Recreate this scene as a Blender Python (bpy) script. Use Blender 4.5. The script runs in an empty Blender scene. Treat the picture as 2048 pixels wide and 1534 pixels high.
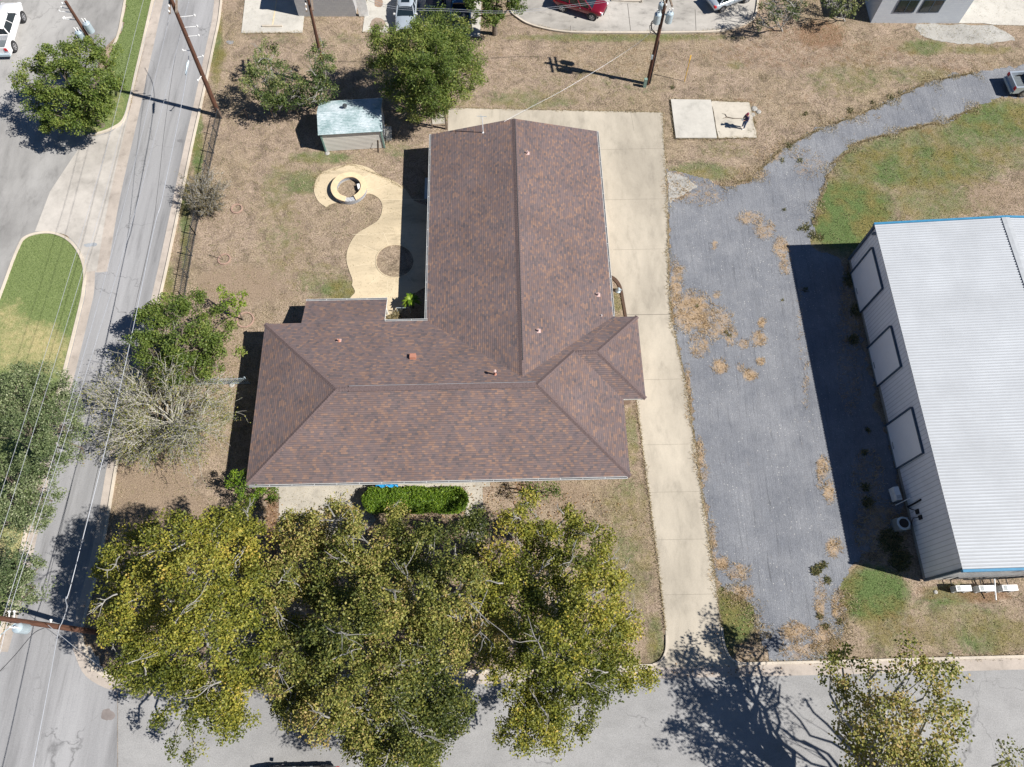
import bpy, math, random
import numpy as np
from mathutils import Vector, Matrix
from mathutils.geometry import tessellate_polygon
R = math.radians
# ---------------------------------------------------------------- camera, sky, sun, exposure
CAM_H = 49.0; FPX = 1470.0; TILT = math.atan(624 / FPX)
scn = bpy.context.scene
cam_d = bpy.data.cameras.new('camera'); cam = bpy.data.objects.new('camera', cam_d)
scn.collection.objects.link(cam); scn.camera = cam
cam.location = (0, 0, CAM_H); cam.rotation_euler = (TILT, 0, 0)
cam_d.sensor_width = 36.0; cam_d.lens = 36.0 * FPX / 2048; cam_d.clip_end = 3000
SUN_AZ, SUN_EL = R(-15.5), R(45.5)
w = bpy.data.worlds.new('World'); scn.world = w; w.use_nodes = True
nt = w.node_tree; nt.nodes.clear()
sky = nt.nodes.new('ShaderNodeTexSky'); sky.sky_type = 'NISHITA'; sky.sun_disc = False
sky.sun_elevation = SUN_EL; sky.sun_rotation = R(90) - SUN_AZ; sky.air_density = 0.7; sky.dust_density = 0.0; sky.ozone_density = 5.0
bg = nt.nodes.new('ShaderNodeBackground'); bg.inputs[1].default_value = 0.05
wo = nt.nodes.new('ShaderNodeOutputWorld')
nt.links.new(sky.outputs[0], bg.inputs[0]); nt.links.new(bg.outputs[0], wo.inputs[0])
sun_d = bpy.data.lights.new('sun', 'SUN'); sun = bpy.data.objects.new('sun', sun_d); scn.collection.objects.link(sun)
sun_d.energy = 4.9; sun_d.angle = R(0.53); sun_d.color = (1.0, 0.955, 0.89)
sdir = Vector((math.cos(SUN_AZ) * math.cos(SUN_EL), math.sin(SUN_AZ) * math.cos(SUN_EL), math.sin(SUN_EL)))
sun.rotation_euler = sdir.to_track_quat('Z', 'Y').to_euler(); sun.location = sdir * 200
scn.view_settings.view_transform = 'Standard'; scn.view_settings.look = 'None'
scn.view_settings.exposure = 0.66; scn.view_settings.gamma = 1.0
scn.cycles.max_bounces = 5; scn.cycles.diffuse_bounces = 3; scn.cycles.transmission_bounces = 4
scn.cycles.use_adaptive_sampling = True; scn.cycles.use_denoising = True
rng = np.random.default_rng(7); random.seed(7)
cT, sT = math.cos(TILT), math.sin(TILT)

def at(px, py, z=0.0):
    """true place on the level z that the photo shows at this spot"""
    x = (px - 1024) / FPX; y = -(py - 767) / FPX
    rx, ry, rz = x, y * cT + sT, y * sT - cT
    t = (z - CAM_H) / rz
    return Vector((rx * t, ry * t, z))

def to_px(x, y, z=0.0):
    u = y * cT + (z - CAM_H) * sT; f = y * sT - (z - CAM_H) * cT
    return 1024 + FPX * x / f, 767 - FPX * u / f

def depth_at(px, py, z):
    p = at(px, py, z); return p.y * sT - (p.z - CAM_H) * cT

# ---------------------------------------------------------------- materials
def newmat(name):
    m = bpy.data.materials.new(name); m.use_nodes = True
    return m, m.node_tree.nodes, m.node_tree.links, m.node_tree.nodes['Principled BSDF']

def coords(N, L, kind='Object', scale=(1, 1, 1)):
    tc = N.new('ShaderNodeTexCoord'); mp = N.new('ShaderNodeMapping'); mp.inputs['Scale'].default_value = scale
    L.new(tc.outputs[kind], mp.inputs[0]); return mp.outputs[0]

def noise(N, L, vec, scale, detail=4, rough=0.6, dist=0.0):
    n = N.new('ShaderNodeTexNoise'); n.inputs['Scale'].default_value = scale; n.inputs['Detail'].default_value = detail
    n.inputs['Roughness'].default_value = rough; n.inputs['Distortion'].default_value = dist
    L.new(vec, n.inputs['Vector']); return n.outputs['Fac']

def ramp(N, L, fac, stops, interp='LINEAR'):
    r = N.new('ShaderNodeValToRGB'); cr = r.color_ramp; cr.interpolation = interp
    while len(cr.elements) < len(stops): cr.elements.new(0.5)
    for e, (p, c) in zip(cr.elements, stops):
        e.position = p; e.color = (c[0], c[1], c[2], 1) if not isinstance(c, (int, float)) else (c, c, c, 1)
    L.new(fac, r.inputs[0]); return r.outputs[0]

def mix(N, L, fac, a, b, mode='MIX'):
    m = N.new('ShaderNodeMix'); m.data_type = 'RGBA'; m.blend_type = mode
    for s, v in ((0, fac), (6, a), (7, b)):
        if hasattr(v, 'links'): L.new(v, m.inputs[s])
        elif isinstance(v, (int, float)): m.inputs[s].default_value = v if s == 0 else (v, v, v, 1)
        else: m.inputs[s].default_value = (*v, 1)
    return m.outputs[2]

def mth(N, L, op, a, b=0.0, clamp=False):
    m = N.new('ShaderNodeMath'); m.operation = op; m.use_clamp = clamp
    for i, v in enumerate((a, b)):
        if hasattr(v, 'links'): L.new(v, m.inputs[i])
        else: m.inputs[i].default_value = v
    return m.outputs[0]

def attr(N, name):
    a = N.new('ShaderNodeAttribute'); a.attribute_name = name; return a

def bump(N, L, B, h, strength=0.3, dist=0.05):
    b = N.new('ShaderNodeBump'); b.inputs['Strength'].default_value = strength; b.inputs['Distance'].default_value = dist
    L.new(h, b.inputs['Height']); L.new(b.outputs[0], B.inputs['Normal'])

def plain(name, col, rough=0.6, metal=0.0, var=0.12, scale=3.0, coat=0.0, spec=0.5):
    m, N, L, B = newmat(name)
    v = coords(N, L); n = noise(N, L, v, scale, 5)
    a = tuple(c * (1 - var) for c in col); b = tuple(min(1, c * (1 + var)) for c in col)
    L.new(ramp(N, L, n, [(0.3, a), (0.7, b)]), B.inputs['Base Color'])
    B.inputs['Roughness'].default_value = rough; B.inputs['Metallic'].default_value = metal
    B.inputs['Coat Weight'].default_value = coat; B.inputs['Specular IOR Level'].default_value = spec
    return m

def mat_pavement(name, base, stain=0.6, speck=0.12, patch=0.12, crack=0.0, joint=0.0, stretch=(1, 1, 1), tone=(1, 1, 1)):
    """weathered asphalt or concrete: patches, streaky wear, aggregate, fine cracks"""
    m, N, L, B = newmat(name)
    v = coords(N, L); vs = coords(N, L, 'Object', stretch)
    c = base
    n1 = noise(N, L, vs, 0.22, 6, 0.62, 0.3); n2 = noise(N, L, vs, 1.1, 6, 0.7, 0.2); n3 = noise(N, L, v, 16, 4, 0.8)
    col = ramp(N, L, n1, [(0.36, tuple(x * (1 - patch * 1.3) for x in c)), (0.5, c), (0.64, tuple(min(1, x * (1 + patch)) for x in c))])
    d = ramp(N, L, n2, [(0.33, stain), (0.46, 0.94), (0.58, 1.0)])
    col = mix(N, L, 1.0, col, d, 'MULTIPLY')
    s = ramp(N, L, n3, [(0.3, 1 - speck), (0.5, 1.0), (0.72, 1 + speck)])
    col = mix(N, L, 1.0, col, s, 'MULTIPLY')
    if crack > 0:
        vo = N.new('ShaderNodeTexVoronoi'); vo.feature = 'DISTANCE_TO_EDGE'; vo.inputs['Scale'].default_value = 0.16
        wv = N.new('ShaderNodeMapping'); L.new(v, wv.inputs[0])
        nn = N.new('ShaderNodeTexNoise'); nn.inputs['Scale'].default_value = 0.9; nn.inputs['Detail'].default_value = 6
        L.new(v, nn.inputs['Vector']); va = N.new('ShaderNodeVectorMath'); va.operation = 'MULTIPLY_ADD'
        L.new(nn.outputs['Color'], va.inputs[0]); va.inputs[1].default_value = (2.4, 2.4, 0); L.new(v, va.inputs[2])
        L.new(va.outputs[0], vo.inputs['Vector'])
        e = ramp(N, L, vo.outputs['Distance'], [(0.0, 1 - crack), (0.006, 1.0)])
        gate = ramp(N, L, n1, [(0.45, 0.0), (0.58, 1.0)])
        col = mix(N, L, gate, col, mix(N, L, 1.0, col, e, 'MULTIPLY'))
    L.new(col, B.inputs['Base Color']); B.inputs['Roughness'].default_value = 0.93; B.inputs['Specular IOR Level'].default_value = 0.25
    bump(N, L, B, n3, 0.25, 0.02)
    return m

M = {}
M['asphalt'] = mat_pavement('road_asphalt', (0.290, 0.290, 0.296), 0.74, 0.14, 0.16, 0.45, stretch=(1.6, 0.12, 1))
M['asphalt_s'] = mat_pavement('street_asphalt', (0.292, 0.290, 0.288), 0.86, 0.25, 0.10, 0.4, stretch=(0.5, 0.7, 1))
M['lot'] = mat_pavement('lot_concrete', (0.305, 0.299, 0.290), 0.74, 0.08, 0.2, 0.3, stretch=(0.9, 0.35, 1))
M['apron'] = mat_pavement('drive_apron', (0.450, 0.422, 0.385), 0.80, 0.05, 0.16)
M['drive'] = mat_pavement('drive_concrete', (0.435, 0.392, 0.322), 0.80, 0.07, 0.14, 0.0, stretch=(1, 0.4, 1))
M['lane'] = mat_pavement('lane_concrete', (0.375, 0.355, 0.325), 0.62, 0.07, 0.24, 0.2, stretch=(0.5, 0.9, 1))
M['kerb'] = mat_pavement('kerb_concrete', (0.54, 0.48, 0.40), 0.84, 0.08, 0.1)
M['gutter'] = mat_pavement('gutter_concrete', (0.42, 0.37, 0.325), 0.74, 0.1, 0.14)
M['slab'] = mat_pavement('pale_slab', (0.50, 0.48, 0.435), 0.80, 0.05, 0.06, 0.0)
M['walk'] = mat_pavement('walk_concrete', (0.43, 0.40, 0.345), 0.74, 0.07, 0.14)
M['patio'] = mat_pavement('patio_concrete', (0.545, 0.455, 0.315), 0.70, 0.07, 0.14, 0.0, stretch=(0.35, 1, 1))
M['cap'] = plain('tan_cap_stone', (0.66, 0.52, 0.33), 0.8)
M['crush'] = mat_pavement('crushed_limestone', (0.38, 0.37, 0.345), 0.7, 0.25, 0.14)

def mat_gravel():
    m, N, L, B = newmat('gravel_blue_grey')
    v = coords(N, L); vs = coords(N, L, 'Object', (2.6, 0.16, 1))
    n1 = noise(N, L, v, 0.3, 6, 0.75, 0.2); n2 = noise(N, L, v, 18, 4, 0.85); n3 = noise(N, L, vs, 1.8, 5, 0.75, 0.8)
    col = ramp(N, L, n1, [(0.36, (0.140, 0.149, 0.170)), (0.64, (0.208, 0.216, 0.234))])
    col = mix(N, L, 1.0, col, ramp(N, L, n2, [(0.3, 0.66), (0.5, 1.0), (0.66, 1.35)]), 'MULTIPLY')
    col = mix(N, L, 1.0, col, ramp(N, L, n3, [(0.3, 0.66), (0.42, 0.98), (0.62, 1.07)]), 'MULTIPLY')
    vo = N.new('ShaderNodeTexVoronoi'); vo.inputs['Scale'].default_value = 4.2; L.new(v, vo.inputs['Vector'])
    chips = ramp(N, L, vo.outputs['Distance'], [(0.08, 1.0), (0.17, 0.0)])
    gate = ramp(N, L, noise(N, L, v, 0.5, 3), [(0.42, 0.1), (0.58, 0.95)])
    col = mix(N, L, mth(N, L, 'MULTIPLY', chips, gate), col, (0.50, 0.49, 0.46))
    straw = attr(N, 'straw').outputs['Fac']
    sm = mth(N, L, 'ADD', straw, mth(N, L, 'MULTIPLY', mth(N, L, 'SUBTRACT', noise(N, L, v, 1.7, 8, 0.8, 0.5), 0.5), 3.4))
    sf = ramp(N, L, sm, [(0.42, 0.0), (1.1, 0.8)])
    sc = ramp(N, L, noise(N, L, v, 14, 4, 0.8), [(0.3, (0.26, 0.17, 0.09)), (0.7, (0.52, 0.37, 0.22))])
    col = mix(N, L, sf, col, sc)
    L.new(col, B.inputs['Base Color']); B.inputs['Roughness'].default_value = 0.95
    bump(N, L, B, mth(N, L, 'ADD', n2, mth(N, L, 'MULTIPLY', n3, 1.2)), 0.55, 0.06)
    return m
M['gravel'] = mat_gravel()

def mat_ground():
    m, N, L, B = newmat('dry_lawn_ground')
    v = coords(N, L)
    fine = noise(N, L, v, 9, 6, 0.85); mid = noise(N, L, v, 1.6, 6, 0.72, 0.4); big = noise(N, L, v, 0.14, 5, 0.6, 0.5)
    vf = noise(N, L, v, 30, 2, 0.7)
    dry = ramp(N, L, fine, [(0.30, (0.070, 0.054, 0.036)), (0.42, (0.200, 0.155, 0.105)), (0.53, (0.325, 0.255, 0.175)), (0.70, (0.56, 0.47, 0.345))])
    pink = ramp(N, L, fine, [(0.34, (0.13, 0.096, 0.074)), (0.5, (0.325, 0.250, 0.190)), (0.66, (0.52, 0.415, 0.325))])
    col = mix(N, L, ramp(N, L, big, [(0.40, 0.15), (0.56, 0.95)]), dry, pink)
    col = mix(N, L, 1.0, col, ramp(N, L, noise(N, L, v, 0.8, 8, 0.78, 0.8), [(0.37, 0.60), (0.48, 0.96), (0.62, 1.25)]), 'MULTIPLY')
    bare = attr(N, 'bare').outputs['Fac']
    bm = ramp(N, L, mth(N, L, 'ADD', bare, mth(N, L, 'MULTIPLY', mth(N, L, 'SUBTRACT', mid, 0.5), 1.3)), [(0.25, 0.0), (0.7, 0.85)])
    bc = ramp(N, L, fine, [(0.3, (0.20, 0.145, 0.10)), (0.6, (0.36, 0.275, 0.20))])
    col = mix(N, L, bm, col, bc)
    g = attr(N, 'green').outputs['Fac']
    gs = mth(N, L, 'ADD', g, mth(N, L, 'MULTIPLY', mth(N, L, 'SUBTRACT', mth(N, L, 'ADD', mth(N, L, 'MULTIPLY', mid, 0.6), mth(N, L, 'MULTIPLY', fine, 0.4)), 0.5), 2.6))
    gf = ramp(N, L, gs, [(0.18, 0.0), (0.42, 0.45), (0.85, 0.9)])
    gc = ramp(N, L, fine, [(0.3, (0.032, 0.062, 0.020)), (0.5, (0.088, 0.150, 0.042)), (0.72, (0.22, 0.30, 0.11))])
    gc2 = ramp(N, L, fine, [(0.3, (0.062, 0.058, 0.018)), (0.5, (0.17, 0.155, 0.045)), (0.72, (0.33, 0.30, 0.12))])
    gc = mix(N, L, ramp(N, L, noise(N, L, v, 0.4, 4), [(0.42, 0.0), (0.6, 1.0)]), gc, gc2)
    col = mix(N, L, gf, col, gc)
    rust = attr(N, 'rust').outputs['Fac']
    rm = ramp(N, L, mth(N, L, 'ADD', rust, mth(N, L, 'MULTIPLY', mth(N, L, 'SUBTRACT', mid, 0.5), 1.6)), [(0.3, 0.0), (0.8, 0.75)])
    rc = ramp(N, L, fine, [(0.3, (0.085, 0.045, 0.024)), (0.5, (0.22, 0.125, 0.070)), (0.7, (0.36, 0.23, 0.15))])
    col = mix(N, L, rm, col, rc)
    col = mix(N, L, 1.0, col, ramp(N, L, vf, [(0.3, 0.78), (0.7, 1.2)]), 'MULTIPLY')
    L.new(col, B.inputs['Base Color']); B.inputs['Roughness'].default_value = 1.0; B.inputs['Specular IOR Level'].default_value = 0.1
    bump(N, L, B, fine, 0.9, 0.12)
    return m
M['ground'] = mat_ground()

def mat_turf():
    m, N, L, B = newmat('mown_turf')
    v = coords(N, L); fine = noise(N, L, v, 12, 5, 0.8); big = noise(N, L, v, 0.35, 5, 0.7, 0.3); mid = noise(N, L, v, 2.2, 5)
    a = ramp(N, L, fine, [(0.3, (0.060, 0.085, 0.024)), (0.5, (0.135, 0.180, 0.058)), (0.72, (0.26, 0.31, 0.125))])
    b = ramp(N, L, fine, [(0.3, (0.20, 0.17, 0.075)), (0.5, (0.37, 0.32, 0.155)), (0.7, (0.52, 0.46, 0.25))])
    d = attr(N, 'dry').outputs['Fac']
    f = mth(N, L, 'ADD', d, mth(N, L, 'MULTIPLY', mth(N, L, 'SUBTRACT', mth(N, L, 'ADD', mth(N, L, 'MULTIPLY', big, 0.6), mth(N, L, 'MULTIPLY', mid, 0.4)), 0.5), 2.6))
    L.new(mix(N, L, ramp(N, L, f, [(0.2, 0.0), (0.85, 1.0)]), a, b), B.inputs['Base Color'])
    B.inputs['Roughness'].default_value = 1.0; bump(N, L, B, fine, 0.7, 0.05)
    return m
M['turf'] = mat_turf()

def mat_shingle():
    m, N, L, B = newmat('brown_shingles')
    uv = N.new('ShaderNodeUVMap'); uv.uv_map = 'UVMap'; u = uv.outputs[0]
    def bricks(w_, h_, off):
        b = N.new('ShaderNodeTexBrick'); b.inputs['Scale'].default_value = 1.0
        b.inputs['Brick Width'].default_value = w_; b.inputs['Row Height'].default_value = h_
        b.inputs['Mortar Size'].default_value = 0.0; b.inputs['Color1'].default_value = (0, 0, 0, 1); b.inputs['Color2'].default_value = (1, 1, 1, 1)
        b.offset = off; b.inputs['Bias'].default_value = 0.0; L.new(u, b.inputs['Vector']); return b
    b1 = bricks(0.22, 0.142, 0.37); b2 = bricks(0.36, 0.142, 0.61)
    n = noise(N, L, u, 0.7, 4); n2 = noise(N, L, u, 40, 3)
    g = mth(N, L, 'ADD', b1.outputs['Color'], mth(N, L, 'MULTIPLY', mth(N, L, 'SUBTRACT', n, 0.5), 0.25))
    col = ramp(N, L, g, [(0.0, (0.112, 0.095, 0.100)), (0.22, (0.150, 0.116, 0.116)), (0.60, (0.164, 0.121, 0.117)), (0.74, (0.178, 0.123, 0.110)), (0.86, (0.205, 0.136, 0.112)), (1.0, (0.240, 0.155, 0.120))])
    col2 = ramp(N, L, b2.outputs['Color'], [(0.0, (0.90, 0.91, 0.94)), (0.35, (1, 1, 1)), (0.8, (1.05, 1.03, 1.0))])
    col = mix(N, L, 1.0, col, col2, 'MULTIPLY')
    col = mix(N, L, 1.0, col, ramp(N, L, n2, [(0.3, 0.9), (0.7, 1.1)]), 'MULTIPLY')
    col = mix(N, L, 1.0, col, ramp(N, L, noise(N, L, u, 0.22, 5, 0.65, 0.4), [(0.38, 0.88), (0.5, 1.0), (0.62, 1.08)]), 'MULTIPLY')
    b3 = N.new('ShaderNodeTexBrick'); b3.inputs['Scale'].default_value = 1.0; b3.inputs['Brick Width'].default_value = 60.0
    b3.inputs['Row Height'].default_value = 0.142; b3.inputs['Mortar Size'].default_value = 0.014; b3.inputs['Mortar Smooth'].default_value = 0.3
    L.new(u, b3.inputs['Vector'])
    col = mix(N, L, mth(N, L, 'MULTIPLY', b3.outputs['Fac'], 0.62), col, (0.040, 0.032, 0.036))
    L.new(col, B.inputs['Base Color']); B.inputs['Roughness'].default_value = 0.92; B.inputs['Specular IOR Level'].default_value = 0.3
    # each course is a wedge: thick at its lower edge
    sx = N.new('ShaderNodeSeparateXYZ'); L.new(u, sx.inputs[0])
    saw = mth(N, L, 'FRACT', mth(N, L, 'DIVIDE', sx.outputs[1], 0.142))
    bump(N, L, B, mth(N, L, 'SUBTRACT', mth(N, L, 'MULTIPLY', b1.outputs['Color'], 0.3), saw), 0.35, 0.012)
    return m
M['shingle'] = mat_shingle()
M['ridge'] = plain('ridge_shingles', (0.125, 0.090, 0.088), 0.9, var=0.25, scale=9)
M['fascia'] = plain('white_fascia', (0.70, 0.70, 0.67), 0.6)
M['gutter_m'] = plain('white_gutter', (0.52, 0.53, 0.53), 0.4)
M['gutter_in'] = plain('gutter_inside', (0.05, 0.05, 0.055), 0.7)

def mat_brick(name, c1, c2, mortar, w_=0.22, h_=0.075, ms=0.01):
    m, N, L, B = newmat(name)
    tc = N.new('ShaderNodeTexCoord'); sp = N.new('ShaderNodeSeparateXYZ'); cb = N.new('ShaderNodeCombineXYZ')
    L.new(tc.outputs['Object'], sp.inputs[0]); L.new(mth(N, L, 'ADD', sp.outputs[0], sp.outputs[1]), cb.inputs[0]); L.new(sp.outputs[2], cb.inputs[1])
    b = N.new('ShaderNodeTexBrick'); b.inputs['Scale'].default_value = 1.0; b.inputs['Brick Width'].default_value = w_
    b.inputs['Row Height'].default_value = h_; b.inputs['Mortar Size'].default_value = ms
    b.inputs['Color1'].default_value = (*c1, 1); b.inputs['Color2'].default_value = (*c2, 1); b.inputs['Mortar'].default_value = (*mortar, 1)
    L.new(cb.outputs[0], b.inputs['Vector']); L.new(b.outputs['Color'], B.inputs['Base Color']); B.inputs['Roughness'].default_value = 0.9
    return m
M['brick'] = mat_brick('tan_brick', (0.34, 0.22, 0.15), (0.26, 0.16, 0.11), (0.4, 0.37, 0.32))
M['greybrick'] = mat_brick('painted_grey_block', (0.40, 0.40, 0.40), (0.36, 0.36, 0.37), (0.30, 0.30, 0.31), 0.4, 0.2, 0.012)
M['ringblock'] = mat_brick('grey_retaining_block', (0.42, 0.43, 0.45), (0.28, 0.30, 0.33), (0.14, 0.14, 0.15), 0.3, 0.11, 0.015)
M['treering'] = mat_brick('pink_edging_brick', (0.42, 0.27, 0.21), (0.32, 0.2, 0.16), (0.25, 0.2, 0.16), 0.16, 0.2, 0.02)

def mat_ribbed(name, col, axis, period, depth=0.35, dark=0.7, grime=0.0, line=0.12):
    """ribbed sheet metal; ribs repeat along one object axis"""
    m, N, L, B = newmat(name)
    tc = N.new('ShaderNodeTexCoord'); sp = N.new('ShaderNodeSeparateXYZ'); L.new(tc.outputs['Object'], sp.inputs[0])
    f = mth(N, L, 'FRACT', mth(N, L, 'DIVIDE', sp.outputs[axis], period))
    n = noise(N, L, tc.outputs['Object'], 0.7, 6, 0.7)
    ln = ramp(N, L, f, [(0.0, dark), (line, dark), (line + 0.06, 1.0), (0.90, 1.0), (1.0, dark)])  # dark lines paint the groove shade into the sheet colour
    c = ramp(N, L, n, [(0.3, tuple(x * (1 - grime - 0.05) for x in col)), (0.6, col)])
    L.new(mix(N, L, 1.0, c, ln, 'MULTIPLY'), B.inputs['Base Color'])
    B.inputs['Roughness'].default_value = 0.5; B.inputs['Metallic'].default_value = 0.0
    h = ramp(N, L, f, [(0.0, 0.0), (line, 0.0), (line + 0.08, 1.0), (0.88, 1.0), (1.0, 0.0)])
    bump(N, L, B, h, depth, 0.03)
    return m
M['mroof'] = plain('metal_roofing_groove_shade', (0.36, 0.375, 0.395), 0.42, var=0.05, scale=0.8)  # panels coloured darker than the ribs: groove shade painted in
M['mrib'] = plain('white_metal_ribs', (0.46, 0.485, 0.515), 0.45, var=0.12, scale=0.35)
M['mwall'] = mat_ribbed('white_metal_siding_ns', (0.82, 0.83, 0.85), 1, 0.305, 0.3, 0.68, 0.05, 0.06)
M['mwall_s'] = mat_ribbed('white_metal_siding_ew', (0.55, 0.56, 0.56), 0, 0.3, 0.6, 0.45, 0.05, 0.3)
M['door'] = mat_ribbed('rollup_door', (0.86, 0.87, 0.88), 2, 0.16, 0.15, 0.9, 0.02, 0.08)
M['blue'] = plain('blue_trim', (0.05, 0.22, 0.38), 0.4)
M['navy'] = plain('navy_trim', (0.05, 0.085, 0.13), 0.5)
M['stonebase'] = plain('base_concrete', (0.32, 0.30, 0.27), 0.9)
M['white'] = plain('white_paint', (0.78, 0.78, 0.77), 0.5)
M['offwhite'] = plain('worn_white_paint', (0.62, 0.60, 0.55), 0.7)
M['grey'] = plain('grey_metal', (0.30, 0.33, 0.34), 0.45, 0.3)
M['galv'] = plain('galvanised_metal', (0.46, 0.55, 0.60), 0.4, 0.35)
M['wire'] = plain('aluminium_wire', (0.36, 0.38, 0.42), 0.45, 0.2)
M['dkwire'] = plain('black_cable', (0.03, 0.03, 0.035), 0.6)
M['black'] = plain('black_plastic', (0.016, 0.016, 0.018), 0.5)
M['rubber'] = plain('tyre_rubber', (0.022, 0.022, 0.024), 0.85)
M['rim'] = plain('alloy_rim', (0.5, 0.5, 0.52), 0.3, 0.7)
M['glass'] = plain('dark_glass', (0.012, 0.020, 0.026), 0.06, 0.0, spec=0.8)
M['red'] = plain('red_paint', (0.19, 0.006, 0.018), 0.25, 0.3, coat=1.0, var=0.05)
M['silver'] = plain('silver_paint', (0.46, 0.52, 0.58), 0.3, 0.35, coat=1.0, var=0.04)
M['carwhite'] = plain('white_car_paint', (0.78, 0.78, 0.79), 0.25, 0.0, coat=1.0, var=0.02)
M['carblack'] = plain('black_car_paint', (0.010, 0.010, 0.013), 0.25, 0.1, coat=1.0, var=0.02)
M['carblue'] = plain('blue_car_paint', (0.035, 0.12, 0.25), 0.3, 0.3, coat=1.0, var=0.05)
M['tail'] = plain('red_lens', (0.50, 0.015, 0.02), 0.25)
M['lamp'] = plain('clear_lens', (0.70, 0.72, 0.75), 0.15)
M['bedliner'] = plain('bedliner', (0.12, 0.14, 0.155), 0.7)
M['iron'] = plain('black_iron', (0.055, 0.062, 0.07), 0.5, 0.3)
M['pipe'] = plain('pink_flashing', (0.52, 0.36, 0.33), 0.7)
M['terra'] = plain('terracotta_vent', (0.42, 0.19, 0.13), 0.75)
M['tarp'] = plain('blue_tarp', (0.03, 0.30, 0.62), 0.45, var=0.4, scale=12)
M['yellow'] = plain('yellow_marker', (0.72, 0.42, 0.03), 0.5)
M['greenbox'] = plain('green_cabinet', (0.20, 0.30, 0.26), 0.5)
M['hose'] = plain('black_pipe_wrap', (0.02, 0.02, 0.02), 0.8)
M['wood'] = plain('weathered_wood', (0.22, 0.17, 0.13), 0.9, var=0.3, scale=8)

def mat_pole():
    m, N, L, B = newmat('creosote_pole')
    v = coords(N, L, 'Object', (6, 6, 0.5)); n = noise(N, L, v, 2.5, 6, 0.7)
    L.new(ramp(N, L, n, [(0.3, (0.035, 0.017, 0.011)), (0.55, (0.115, 0.050, 0.030)), (0.75, (0.17, 0.085, 0.055))]), B.inputs['Base Color'])
    B.inputs['Roughness'].default_value = 0.85; return m
M['pole'] = mat_pole()

def mat_shedroof():
    m, N, L, B = newmat('weathered_shed_roof')
    v = coords(N, L); vs = coords(N, L, 'Object', (0.6, 1.6, 1))
    n = noise(N, L, vs, 6.5, 8, 0.85); n2 = noise(N, L, v, 0.55, 4)
    f = mth(N, L, 'ADD', n, mth(N, L, 'MULTIPLY', mth(N, L, 'SUBTRACT', n2, 0.5), 0.7))
    col = ramp(N, L, f, [(0.34, (0.20, 0.29, 0.30)), (0.46, (0.34, 0.43, 0.45)), (0.54, (0.46, 0.53, 0.56)), (0.68, (0.60, 0.65, 0.68))])
    L.new(col, B.inputs['Base Color']); B.inputs['Roughness'].default_value = 0.7; return m
M['shedroof'] = mat_shedroof()
M['shedwall'] = mat_ribbed('shed_siding', (0.80, 0.78, 0.72), 2, 0.155, 0.5, 0.30, 0.05, 0.22)
M['shedgreen'] = plain('shed_green_trim', (0.16, 0.27, 0.24), 0.6)

def mat_leaf(name, stops, trans=0.24):
    """leaf colour is the leaf's own: one value per leaf picks it"""
    m, N, L, B = newmat(name)
    t = attr(N, 'tint').outputs['Fac']
    col = ramp(N, L, t, stops)
    L.new(col, B.inputs['Base Color']); B.inputs['Roughness'].default_value = 0.55; B.inputs['Specular IOR Level'].default_value = 0.35
    tr = N.new('ShaderNodeBsdfTranslucent'); L.new(mix(N, L, 1.0, col, (1.25, 1.3, 0.6), 'MULTIPLY'), tr.inputs[0])
    mx = N.new('ShaderNodeMixShader'); mx.inputs[0].default_value = trans
    L.new(B.outputs[0], mx.inputs[1]); L.new(tr.outputs[0], mx.inputs[2])
    L.new(mx.outputs[0], N['Material Output'].inputs[0]); return m
M['lf_yellow'] = mat_leaf('yellow_green_leaves', [(0.0, (0.060, 0.080, 0.010)), (0.3, (0.158, 0.176, 0.026)), (0.6, (0.285, 0.275, 0.042)), (0.9, (0.44, 0.37, 0.070)), (1.0, (0.48, 0.34, 0.07))])
M['lf_olive'] = mat_leaf('olive_leaves', [(0.0, (0.038, 0.055, 0.013)), (0.3, (0.105, 0.128, 0.024)), (0.6, (0.210, 0.218, 0.048)), (0.9, (0.36, 0.325, 0.090)), (1.0, (0.38, 0.28, 0.11))])
M['lf_green'] = mat_leaf('green_leaves', [(0.0, (0.040, 0.068, 0.014)), (0.4, (0.098, 0.148, 0.026)), (0.8, (0.185, 0.230, 0.048)), (1.0, (0.30, 0.30, 0.08))])
M['lf_mid'] = mat_leaf('mid_green_leaves', [(0.0, (0.032, 0.058, 0.018)), (0.4, (0.09, 0.135, 0.036)), (0.8, (0.18, 0.22, 0.07)), (1.0, (0.28, 0.29, 0.11))])
M['lf_oak'] = mat_leaf('live_oak_leaves', [(0.0, (0.038, 0.060, 0.026)), (0.4, (0.105, 0.148, 0.058)), (0.8, (0.20, 0.24, 0.115)), (1.0, (0.36, 0.38, 0.24))])
M['lf_bright'] = mat_leaf('bright_green_leaves', [(0.0, (0.035, 0.075, 0.006)), (0.5, (0.105, 0.190, 0.012)), (1.0, (0.24, 0.33, 0.03))])
M['lf_dull'] = mat_leaf('dull_brown_leaves', [(0.0, (0.05, 0.045, 0.025)), (0.5, (0.16, 0.135, 0.07)), (1.0, (0.30, 0.24, 0.13))])
M['straw'] = mat_leaf('dry_straw', [(0.0, (0.16, 0.11, 0.055)), (0.5, (0.38, 0.26, 0.14)), (1.0, (0.60, 0.46, 0.29))], 0.2)
M['grassb'] = mat_leaf('grass_blades', [(0.0, (0.050, 0.075, 0.018)), (0.25, (0.12, 0.15, 0.04)), (0.4, (0.24, 0.19, 0.10)), (1.0, (0.50, 0.41, 0.28))], 0.2)
M['turfb'] = mat_leaf('turf_blades', [(0.0, (0.060, 0.105, 0.022)), (0.4, (0.15, 0.22, 0.05)), (0.7, (0.28, 0.30, 0.11)), (1.0, (0.52, 0.46, 0.26))], 0.2)
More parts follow.
